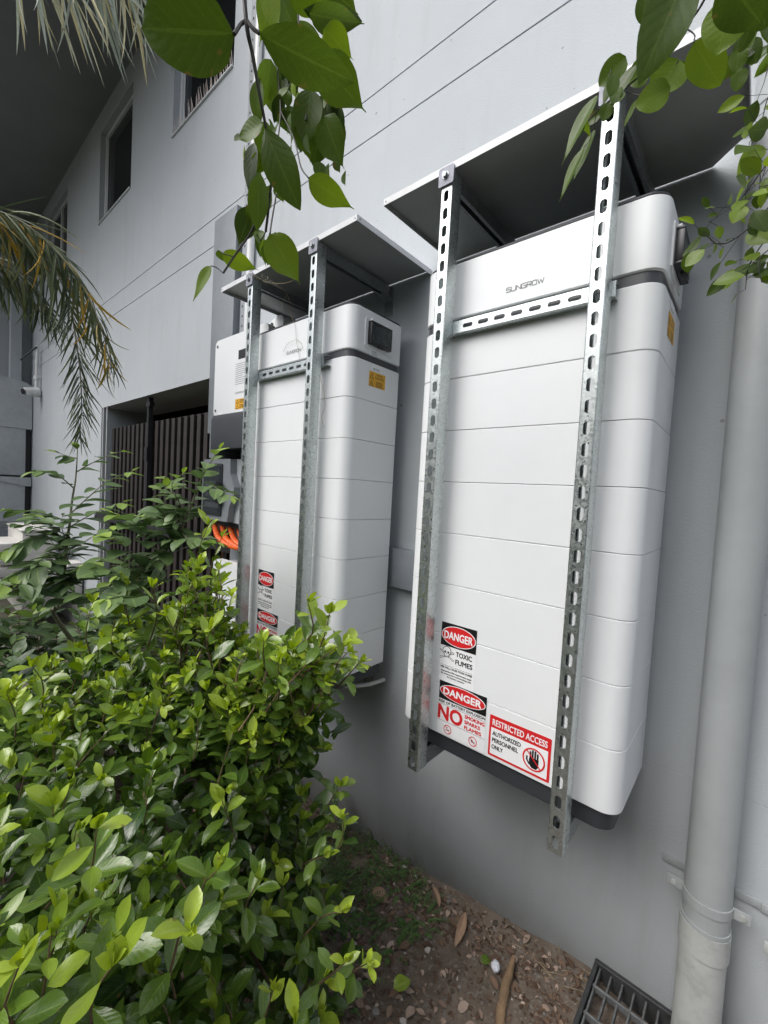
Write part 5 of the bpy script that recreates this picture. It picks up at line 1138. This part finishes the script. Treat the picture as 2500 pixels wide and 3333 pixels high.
hung(VE, vn, [((-0.2526,-0.6749,0.9831),(-0.2339,-0.6453,0.9163),0.0443,(0.6174,-0.4973,-0.6075),0.35), ((-0.2910,-0.6562,0.9683),(-0.3014,-0.6495,0.9133),0.0261,(0.7292,-0.4388,-0.5251),0.50), ((-0.1396,-0.7517,0.9433),(-0.0957,-0.7026,0.9194),0.0411,(0.4191,-0.3583,-0.8309),0.15), ((-0.4187,-0.5908,1.2481),(-0.4278,-0.5841,1.0964),0.0189,(0.0886,-0.7898,-0.4020),0.30) if False else ((-0.3374,-0.5736,1.2432),(-0.2905,-0.5106,1.2426),0.0264,(0.1947,-0.1810,-0.9639),0.00), ((-0.3644,-0.5673,1.2966),(-0.3303,-0.5159,1.2751),0.0330,(0.3122,-0.3384,-0.8858),0.10), ((-0.3384,-0.5264,1.1609),(-0.3643,-0.5294,1.0909),0.0410,(0.4632,-0.6960,-0.5367),0.15), ((-0.3238,-0.5140,1.1574),(-0.3462,-0.5117,1.1225),0.0312,(0.3701,-0.7852,-0.4912),0.05), ((-0.3486,-0.5629,1.1427),(-0.3613,-0.5541,1.0902),0.0360,(0.3000,-0.7616,-0.5453),0.20), ((-0.3887,-0.5718,1.1331),(-0.3858,-0.5436,1.1635),0.0184,(0.5492,-0.2000,-0.7627),0.00), ((-0.4138,-0.5580,1.2818),(-0.4290,-0.5492,1.2392),0.0369,(0.3005,-0.7262,-0.5946),0.30), ((-0.3972,-0.5460,1.2424),(-0.4244,-0.5473,1.2047),0.0278,(0.3336,-0.8459,-0.4025),0.20), ((-0.4126,-0.5891,1.1903),(-0.4311,-0.5842,1.1420),0.0244,(0.1613,-0.8787,-0.3877),0.60), ((-0.3854,-0.5667,1.1693),(-0.4098,-0.5657,1.1435),0.0232,(0.5239,-0.6697,-0.5263),0.05), ((-0.4062,-0.5513,1.2823),(-0.3854,-0.5082,1.2912),0.0275,(0.4576,-0.3255,-0.8260),0.25), ((-0.3438,-0.6071,1.0028),(-0.3673,-0.6076,0.9705),0.0205,(0.4640,-0.8223,-0.3294),0.40), ((-0.3288,-0.6593,1.0198),(-0.3521,-0.6587,1.0359),0.0083,(0.7339,-0.3838,-0.4281),0.20)])
hung(VL, vn, [
 ((-0.3224,-0.5747,1.2276),(-0.2815,-0.5172,1.2303),0.0334,(0.1215,-0.1201,-0.9843),0.20), ((-0.2813,-0.5820,1.1771),(-0.2653,-0.5486,1.1564),0.0323,(0.3815,-0.4489,-0.8072),0.70), ((-0.3465,-0.5936,1.2607),(-0.3129,-0.5432,1.2515),0.0390,(0.2515,-0.2504,-0.9344),0.40), ((-0.4016,-0.5721,1.3122),(-0.3937,-0.5437,1.2742),0.0342,(0.7723,-0.2675,-0.5619),0.60), ((-0.3194,-0.5556,1.2812),(-0.2974,-0.5156,1.2598),0.0368,(0.4413,-0.4243,-0.7905),0.30),
 ((-0.2329,-0.6255,1.0794),(-0.2040,-0.5846,1.0379),0.0399,(0.4093,-0.4856,-0.7688),0.45), ((-0.3222,-0.5667,1.1404),(-0.3387,-0.5628,1.0742),0.0472,(0.4532,-0.6648,-0.5799),0.35), ((-0.3419,-0.5290,1.1692),(-0.3523,-0.5170,1.1221),0.0426,(0.4700,-0.6121,-0.6319),0.30), ((-0.2984,-0.5620,1.0961),(-0.2895,-0.5356,1.0430),0.0423,(0.1881,-0.6589,-0.7013),0.25), ((-0.3458,-0.5621,1.1176),(-0.3489,-0.5443,1.0749),0.0292,(0.5680,-0.5313,-0.6276),0.50), ((-0.3386,-0.5003,1.1587),(-0.3720,-0.5080,1.1040),0.0413,(0.6668,-0.3255,-0.6684),0.30),
 ((-0.2658,-0.6071,0.9786),(-0.2361,-0.5629,0.9544),0.0355,(0.5003,-0.5206,-0.6912),0.70), ((-0.3692,-0.6173,0.9793),(-0.3968,-0.6216,0.9378),0.0268,(0.6335,-0.6776,-0.3734),0.10), ((-0.3533,-0.6169,0.9781),(-0.3799,-0.6198,0.9511),0.0232,(0.5242,-0.8069,-0.2646),0.50), ((-0.3131,-0.6251,0.9223),(-0.2952,-0.5920,0.8724),0.0364,(0.6676,-0.5487,-0.5024),0.75),
 ((-0.3951,-0.6436,0.9163),(-0.3736,-0.6034,0.9055),0.0211,(0.6783,-0.4278,-0.5971),0.95), ((-0.4045,-0.6528,0.8997),(-0.4389,-0.6627,0.8617),0.0227,(0.4334,-0.8896,0.0285),0.85), ((-0.3490,-0.6161,0.9304),(-0.3445,-0.5914,0.9128),0.0159,(0.6069,-0.5413,-0.5819),0.80), ((-0.3104,-0.6422,1.0386),(-0.3494,-0.6565,1.0338),0.0234,(0.5988,-0.7348,0.0147),0.60), ((-0.3542,-0.6111,1.0849),(-0.3728,-0.6077,1.0474),0.0220,(0.5892,-0.5829,-0.5582),0.50), ((-0.4015,-0.5779,1.2153),(-0.4231,-0.5763,1.1588),0.0273,(0.7331,-0.1313,-0.6585),0.60),
 ((-0.4155,-0.5637,1.2140),(-0.4255,-0.5509,1.1614),0.0293,(0.3841,-0.6658,-0.6204),0.40), ((-0.3837,-0.5667,1.1465),(-0.3901,-0.5497,1.1247),0.0200,(0.4951,-0.5564,-0.6671),0.20), ((-0.4043,-0.5531,1.2283),(-0.4049,-0.5309,1.1957),0.0249,(0.2904,-0.5937,-0.7413),0.10), ((-0.3739,-0.6162,1.0645),(-0.3919,-0.6130,1.0074),0.0235,(0.1144,-0.9240,-0.2811),0.10), ((-0.3638,-0.6082,1.0518),(-0.3866,-0.6069,1.0329),0.0179,(0.5880,-0.6655,-0.4559),0.80), ((-0.3462,-0.5953,1.0134),(-0.3536,-0.5804,0.9976),0.0184,(0.6298,-0.5298,-0.5679),0.20), ((-0.3378,-0.6070,0.9192),(-0.3571,-0.6027,0.9063),0.0135,(0.2009,-0.9065,-0.0777),0.50),
 ((-0.4095,-0.6423,0.9263),(-0.4145,-0.6245,0.9173),0.0142,(0.1605,-0.6153,-0.7266),0.20), ((-0.3616,-0.6129,0.9450),(-0.3728,-0.6018,0.9206),0.0118,(0.0309,-0.9248,-0.3738),0.20), ((-0.4221,-0.5603,1.3624),(-0.4529,-0.5675,1.2793),0.0331,(0.5313,-0.5178,-0.6635),0.80)])
its = []
for A, B, n_, sp_ in (((-0.4182,-0.5602,1.3085), (-0.3421,-0.5206,1.3100), 9, .018), ((-0.3719,-0.5505,1.2423), (-0.3361,-0.5205,1.2253), 8, .018), ((-0.3524,-0.5376,1.1783), (-0.3287,-0.5225,1.0883), 12, .016), ((-0.3721,-0.5547,1.1768), (-0.3447,-0.5629,1.0892), 7, .012), ((-0.4140,-0.5619,1.2209), (-0.3956,-0.5642,1.1385), 8, .012), ((-0.4066,-0.5864,1.1481), (-0.3868,-0.6034,1.0228), 5, .010), ((-0.3723,-0.5869,1.0872), (-0.3541,-0.5894,1.0050), 5, .012), ((-0.3390,-0.6059,0.9551), (-0.3491,-0.6168,0.9184), 4, .012)):
    for k in range(n_):
        q = Vector(A).lerp(Vector(B), random.random())+rv(sp_); its.append((q, Vector((random.gauss(.1, .35), random.gauss(0, .25), -1)), Vector((-.2, -1, .25))+rv(.55), random.uniform(.022, .036), random.choice((0, .2, .4, .6, .9))))
plant_leaves(VL, its, vn)
st = MB()
for pts, r in (([(-0.1547,-0.7606,1.0106), (-0.1474,-0.7579,0.9519), (-0.1613,-0.7437,0.9471), (-0.2217,-0.7012,0.9832), (-0.2531,-0.6749,0.9907), (-0.2681,-0.6616,0.9890), (-0.2805,-0.6473,0.9638), (-0.2984,-0.6378,0.9402), (-0.3171,-0.6285,0.9248)], .0016), ([(-0.1474,-0.7579,0.9519), (-0.1503,-0.7605,0.9493), (-0.1433,-0.7689,0.9311)], .0014), ([(-0.1475,-0.7579,0.9529), (-0.1437,-0.7550,0.9471), (-0.1396,-0.7517,0.9433)], .0014),
   ([(-0.3246,-0.6337,0.9458), (-0.3596,-0.6247,0.9386), (-0.3828,-0.6332,0.9129), (-0.3968,-0.6399,0.8933)], .0014), ([(-0.3968,-0.6399,0.8933), (-0.4038,-0.6455,0.9002), (-0.4045,-0.6528,0.8997)], .0007), ([(-0.3828,-0.6332,0.9129), (-0.3899,-0.6392,0.9155), (-0.3951,-0.6436,0.9163)], .0007),
   ([(-0.3856,-0.5550,1.3657), (-0.3762,-0.5527,1.2682), (-0.3501,-0.5609,1.1964), (-0.3321,-0.5619,1.1435), (-0.3332,-0.5651,1.1061)], .0013), ([(-0.3501,-0.5609,1.1964), (-0.2893,-0.5912,1.1396), (-0.2329,-0.6255,1.0794)], .0010), ([(-0.4048,-0.5721,1.3578), (-0.3988,-0.5728,1.2600), (-0.4023,-0.5660,1.2046), (-0.3865,-0.5693,1.1430), (-0.3590,-0.5903,1.0607), (-0.3462,-0.5953,1.0134), (-0.3304,-0.6117,0.9548), (-0.3131,-0.6251,0.9223)], .0011),
   ([(-0.3865,-0.5693,1.1430), (-0.3343,-0.5814,1.0723), (-0.2990,-0.5941,1.0137), (-0.2658,-0.6071,0.9786)], .0009), ([(-0.3171,-0.6285,0.9248), (-0.3375,-0.6194,0.9295), (-0.3490,-0.6161,0.9304)], .0007)):
    st.tube(catmull(pts, 6), r, 6)
tag(st.build('stem', STEMD, vn), kind='stuff')

ov = empty('overhanging_branch', (0.0832,-0.4819,1.1072), 'leafy green branch hanging into the top right corner over the canopy', 'branch')
hung(VE, ov, [((0.0911,-0.5189,1.0411),(0.0653,-0.5328,0.9646),0.0347,(0.0844,-0.7414,-0.6618),0.20)])
hung(VR, ov, [((0.1068,-0.3809,1.1231),(0.0944,-0.3775,1.0819),0.0392,(-0.0765,-0.7812,-0.6098),0.70), ((0.0636,-0.3100,1.1619),(0.0888,-0.2702,1.1297),0.0416,(0.1837,-0.7825,-0.5947),0.70), ((0.0414,-0.2610,1.1941),(0.0197,-0.2597,1.1656),0.0421,(0.0800,-0.8004,-0.5927),0.80), ((0.0412,-0.2473,1.2035),(0.0322,-0.2344,1.1792),0.0319,(0.3993,-0.6325,-0.6621),0.60),
  ((0.0337,-0.2561,1.1663),(-0.0024,-0.2657,1.1578),0.0361,(0.1562,-0.8711,-0.4643),0.70), ((-0.0254,-0.2495,1.2466),(-0.0563,-0.2539,1.2232),0.0293,(0.1360,-0.8342,-0.5309),0.60), ((0.0053,-0.2513,1.2146),(-0.0191,-0.2498,1.2077),0.0304,(0.1003,-0.9036,-0.4163),0.50), ((0.0325,-0.4031,1.1641),(0.0263,-0.3921,1.1400),0.0181,(-0.1960,-0.7556,-0.6136),0.30), ((0.1014,-0.4126,1.1158),(0.1265,-0.3765,1.0878),0.0394,(-0.0270,-0.7024,-0.7112),0.20), ((0.1214,-0.3393,1.1630),(0.1276,-0.3184,1.1305),0.0385,(-0.0572,-0.7348,-0.6757),0.35)])
hung(VL, ov, [((-0.0076,-0.2625,1.2150),(-0.0404,-0.2703,1.1755),0.0203,(-0.2361,-0.8974,-0.0150),0.20), ((-0.0590,-0.2544,1.2095),(-0.1003,-0.2707,1.1272),0.0239,(-0.2619,-0.8563,-0.0920),0.50), ((-0.0741,-0.2561,1.1790),(-0.0968,-0.2518,1.1622),0.0208,(0.0401,-0.9349,-0.3524),0.60), ((-0.0767,-0.2579,1.1871),(-0.0722,-0.2300,1.1697),0.0119,(-0.1210,-0.7052,-0.6907),0.90), ((-0.0822,-0.2242,1.1658),(-0.1153,-0.2308,1.0988),0.0185,(-0.3246,-0.8739,-0.0696),0.40), ((-0.0787,-0.1918,1.2115),(-0.1101,-0.1962,1.1435),0.0191,(-0.3522,-0.8550,-0.1025),0.20), ((-0.0388,-0.2345,1.2482),(-0.0590,-0.2297,1.2104),0.0194,(-0.3603,-0.8627,-0.2232),0.20), ((-0.0587,-0.2281,1.2012),(-0.0883,-0.2284,1.2006),0.0175,(0.2101,-0.9528,-0.1910),0.20)])
st = MB()
for pts, r in (([(0.0915,-0.3900,1.1908), (0.0791,-0.3488,1.1749), (0.0509,-0.2921,1.2013), (0.0183,-0.2674,1.2018), (-0.0254,-0.2525,1.1988), (-0.0607,-0.2435,1.1951), (-0.0866,-0.2404,1.1802)], .0013), ([(0.0509,-0.2921,1.2013), (0.0619,-0.2970,1.1823), (0.0636,-0.3100,1.1619)], .0008), ([(-0.0254,-0.2525,1.1988), (-0.0023,-0.2604,1.1742), (0.0210,-0.2535,1.1723), (0.0415,-0.2610,1.1929)], .0007), ([(0.0893,-0.5189,1.0661), (0.0903,-0.5196,1.0410)], .0012), ([(-0.0254,-0.2525,1.1988), (-0.0443,-0.2543,1.2187), (-0.0431,-0.2522,1.2374)], .0005), ([(-0.0607,-0.2435,1.1951), (-0.0761,-0.2181,1.1792), (-0.0822,-0.2242,1.1658)], .0005)):
    st.tube(catmull(pts, 6), r, 6)
tag(st.build('twig', STEMD, ov), kind='stuff')
rb = empty('right_edge_branch', (0.1794,-0.0462,1.2302), 'twiggy green branch with many small leaves at the right edge of the view', 'branch')
SMR = Species('small_round_leaf', 'elliptic', 0.62, VINE, n=6, fold=(0.15, 0.4), curl=(0.1, 0.7), wave=0.02)
its = []; st = MB()
for pts, n, sz in (([(0.1809,-0.0461,1.2100), (0.1359,-0.0904,1.1255), (0.1093,-0.1169,1.0695), (0.0881,-0.1368,1.0442), (0.0762,-0.1478,1.0332)], 13, .026), ([(0.1848,-0.0744,1.1256), (0.1324,-0.1258,1.0302), (0.1052,-0.1515,0.9954), (0.0882,-0.1665,0.9909), (0.0758,-0.1763,1.0064)], 12, .024), ([(0.1890,-0.0744,1.0670), (0.1485,-0.1129,1.0117), (0.1272,-0.1343,0.9643), (0.1249,-0.1385,0.9281)], 12, .028),
   ([(0.1731,-0.0746,1.2885), (0.1469,-0.1003,1.2408), (0.1300,-0.1174,1.2002), (0.1250,-0.1238,1.1671), (0.1141,-0.1353,1.1336)], 11, .034), ([(0.1684,-0.0747,1.3536), (0.1476,-0.0961,1.2997), (0.1288,-0.1153,1.2525), (0.1237,-0.1217,1.2194)], 9, .036), ([(0.1906,-0.1027,1.0141), (0.1592,-0.1317,0.9865), (0.1372,-0.1524,0.9596), (0.1419,-0.1503,0.9283)], 12, .030), ([(0.1816,-0.1028,1.1401), (0.1481,-0.1359,1.0744), (0.1262,-0.1566,1.0474), (0.1133,-0.1690,1.0275)], 12, .028), ([(0.1778,-0.0745,1.2234), (0.1530,-0.1002,1.1561), (0.1381,-0.1152,1.1222), (0.1311,-0.1237,1.0824)], 10, .034)):
    P = catmull(pts, 8); st.tube(P, [.0012*(1-.6*i/(len(P)-1)) for i in range(len(P))], 6)
    for k in range(n):
        f = .2+.8*k/(n-1)+random.uniform(-.03, .03); q = P[min(len(P)-1, max(0, int(f*(len(P)-1))))]; off = rv(.012); st.tube([q, q+off], .0004, 4)
        its.append((q+off, off.normalized()+Vector((-.2, -.1, -.35))+rv(.35), Vector((0, -.8, .5))+rv(.6), sz*random.uniform(.6, 1.25), random.choice((.15, .3, .5, .7, .95))))
tag(st.build('twig', STEMD, rb), kind='stuff'); plant_leaves(SMR, its, rb)

its = []
for A, B, n_, sp_ in (((0.0808,-0.2241,1.2377), (0.1174,-0.1793,1.2335), 9, .015), ((-0.0030,-0.2604,1.1836), (-0.0469,-0.2717,1.1874), 5, .010), ((0.1014,-0.2736,1.2203), (0.1238,-0.2557,1.1946), 6, .015)):
    for k in range(n_):
        q = Vector(A).lerp(Vector(B), random.random())+rv(sp_); its.append((q, Vector((random.gauss(-.1, .4), random.gauss(0, .3), -1)), Vector((0, -1, .25))+rv(.6), random.uniform(.020, .032), random.choice((0, .2, .5, .8))))
plant_leaves(VR, its, ov)
# dry tendrils caught on the farther frame
td = empty('dry_tendril', (-1.3669,-0.0700,1.4107), 'thin dry vine tendril draped over the farther cabinet and frame', 'tendril')
mb = MB()
for pts, r in (([(-1.3110,-0.0700,1.3945), (-1.2297,-0.0750,1.3496), (-1.1397,-0.0800,1.3083), (-1.0892,-0.0700,1.2968), (-1.0519,-0.0600,1.2996), (-1.0306,-0.0600,1.3145)], .0008), ([(-1.1397,-0.0800,1.3083), (-1.1223,-0.0500,1.2936), (-1.1167,-0.0300,1.2762), (-1.1182,-0.0200,1.2565)], .0007), ([(-1.1295,-0.0120,1.2622), (-1.1266,-0.0080,1.2228), (-1.0993,-0.0060,1.1775), (-1.0905,-0.0060,1.1279), (-1.0743,-0.0060,1.0853), (-1.0550,-0.0120,1.0332)], .0006), ([(-1.0907,-0.0060,1.1312), (-1.1385,-0.0060,1.1257), (-1.1643,-0.0060,1.1008)], .0005), ([(-1.0907,-0.0060,1.1312), (-1.0636,-0.0060,1.1150), (-1.0488,-0.0060,1.0872)], .0005), ([(-0.8888,-0.0620,0.9696), (-0.8601,-0.0640,0.9063), (-0.8527,-0.0640,0.8635), (-0.8658,-0.0640,0.8364), (-0.8524,-0.0640,0.8003)], .0006), ([(-1.1276,-0.0300,1.2790), (-1.1424,-0.0300,1.2588), (-1.1464,-0.0300,1.2390)], .0006)):
    mb.tube(catmull(pts, 6), r, 5)
tag(mb.build('strand', DRY, td), kind='stuff')
mb = MB()
for k in range(14): p = Vector((-1.2467,-0.0780,1.3628)).lerp(Vector((-1.1452,-0.0820,1.3121)), k/13)+rv(.002); mb.tube([p, p+rv(.006), p+rv(.009)], [.0018, .0014, .0006], 5)
mb.build('moss_clump', STEMG, td)

# ============================================================ PALM FRONDS
PL = Species('palm_leaflet', 'strap', 0.040, PALM, n=9, fold=(0.5, 1.0), curl=(0.3, 1.5), wave=0, nl=9, nc=2)
PS = Species('palm_leaflet', 'strap', 0.036, PALM, n=6, fold=(0.5, 1.0), curl=(0.05, 0.5), wave=0, nl=9, nc=2)
PD = Species('dry_leaflet', 'strap', 0.034, PALMDRY, n=6, fold=(0.5, 1.0), curl=(0.05, 0.6), wave=0, nl=9, nc=2)
def frond(name, label, pts, sp, n, L, tones, parent_loc, droop, rmat, rad=.006, endlen=.35, grp=None):
    e = empty(name, parent_loc, label, 'palm frond', grp); P = catmull(pts, 12); m = MB(); m.tube(P, [rad*(1-.8*i/(len(P)-1)) for i in range(len(P))], 7); m.build('rachis', rmat, e); its = []
    for k in range(n):
        f = k/(n-1); i = min(len(P)-2, int(f*(len(P)-1.01))); d_ = (P[i+1]-P[i]).normalized(); vw = (P[i]-CAM).normalized(); side = d_.cross(vw).normalized()
        for s in (-1, 1):
            dr = side*s*random.uniform(.45, .95)+d_*random.uniform(.7, 1.3)+Vector((0, 0, -droop*random.uniform(.3, 1.3)))+rv(.15)
            its.append((P[i]+rv(.003), dr, Vector((0, 0, .9))-vw*.6+rv(.35), L*random.uniform(.75, 1.15)*(1-(1-endlen)*f**2), random.choice(tones)))
    plant_leaves(sp, its, e, name='leaflet'); return e
FR = 'palm fronds hanging in at the left'
frond('palm_frond', 'green palm frond arching from the left edge, its tip hanging before the wall', [(-2.6039,-0.9318,1.7647), (-2.3999,-0.7567,1.7318), (-2.2771,-0.6138,1.6757), (-2.1834,-0.5136,1.5490), (-2.1214,-0.4438,1.3771), (-2.0946,-0.4080,1.1483), (-2.0924,-0.3915,0.9530), (-2.1095,-0.3910,0.7725)], PS, 118, .25, (0, .05, .1, .2, .3, .4), (-2.6039,-0.9318,1.7647), .7, STEMG, .007, .40, FR)
frond('palm_frond', 'palm frond with yellow drooping leaflets just behind the green one', [(-2.5158,-0.9315,1.6027), (-2.3248,-0.7615,1.6722), (-2.1810,-0.6120,1.6409), (-2.0704,-0.4963,1.5299), (-1.9900,-0.4094,1.3753), (-1.9480,-0.3563,1.2139), (-1.9339,-0.3266,1.0662)], PL, 70, .27, (.05, .1, .2, .3, .4, .8, 1.0), (-2.5158,-0.9315,1.6027), 1.3, STEMG, .006, .5, FR)
frond('palm_frond', 'lowest green palm frond, its long leaflets drooping in front of the pillar', [(-2.8635,-0.9727,1.5298), (-2.6642,-0.7963,1.5858), (-2.4901,-0.6469,1.5570), (-2.3675,-0.5203,1.4521), (-2.3023,-0.4466,1.2981)], PL, 60, .28, (0, .1, .2, .3, .5), (-2.8635,-0.9727,1.5298), 1.3, STEMG, .006, .5, FR)
frond('palm_frond', 'pale dry palm leaflets hanging straight down in the top left corner', [(-1.1988,-0.7667,1.8611), (-1.1608,-0.7078,1.8498), (-1.1345,-0.6439,1.8711), (-1.1086,-0.5945,1.8777), (-1.0815,-0.5322,1.8622)], PD, 34, .25, (0, .3, .5, .8, 1.0), (-1.1988,-0.7667,1.8611), 3.4, STEMG, .006, .85, FR)
dt = empty('hanging_frond_tip', (-1.2844,-0.3687,1.9957), 'thin dark frond tip dangling in front of the spiked window', 'palm frond')
mb = MB(); mb.tube(catmull([(-1.2997,-0.3717,2.1648), (-1.2833,-0.3678,1.9958), (-1.2772,-0.3667,1.9253), (-1.2794,-0.3713,1.8826)], 6), .001, 5); mb.build('rachis', STEMD, dt); its = []
for k in range(26):
    f = k/25; p = Vector((-1.2833,-0.3678,1.9958)).lerp(Vector((-1.2794,-0.3713,1.8826)), f); its.append((p, (random.choice((-1, 1))*.5, random.uniform(-.3, .3), -1), (0.6, -.7, 0), random.uniform(.02, .04), .0))
plant_leaves(PL, its, dt, name='leaflet')

# ============================================================ HEDGE ACROSS THE GARDEN, BEHIND THE CAMERA (unseen, added to fill the steel's reflections and block low light)
HG = Species('hedge_leaf', 'elliptic', 0.5, MATTE, n=4, fold=(0.2, 0.4), curl=(0.1, 0.6), wave=0, nl2=3, nc2=2)
hd = empty('added_hedge', (-1.5, -3.6, -0.95), 'tall leafy hedge added out of view across the garden to block low light', 'hedge')
its = []
for k in range(11000):
    x = random.uniform(-9, 6); u = random.random(); z = -0.95 + u*3.3*(0.92+.08*math.sin(x*3.1)+.06*math.sin(x*7.7)); y = -3.3-.25*abs(math.sin(x*2.3))-random.random()*.5
    its.append((Vector((x, y, z)), rv(1), Vector((0, 1, .4))+rv(.4), random.uniform(.09, .17), random.uniform(0, .5)))
plant_leaves(HG, its, hd, limit=0)
mb = MB()
for x in range(-9, 6): mb.tube([(x+.3, -3.7, -.95), (x+.4, -3.75, .2), (x+.3, -3.7, 1.1)], [.03, .025, .01], 6)
tag(mb.build('trunks', BARK, hd), kind='stuff')
MB().box(-9, 6, -4.35, -4.2, -.95, 2.0).build('dark_core', INTER, hd)
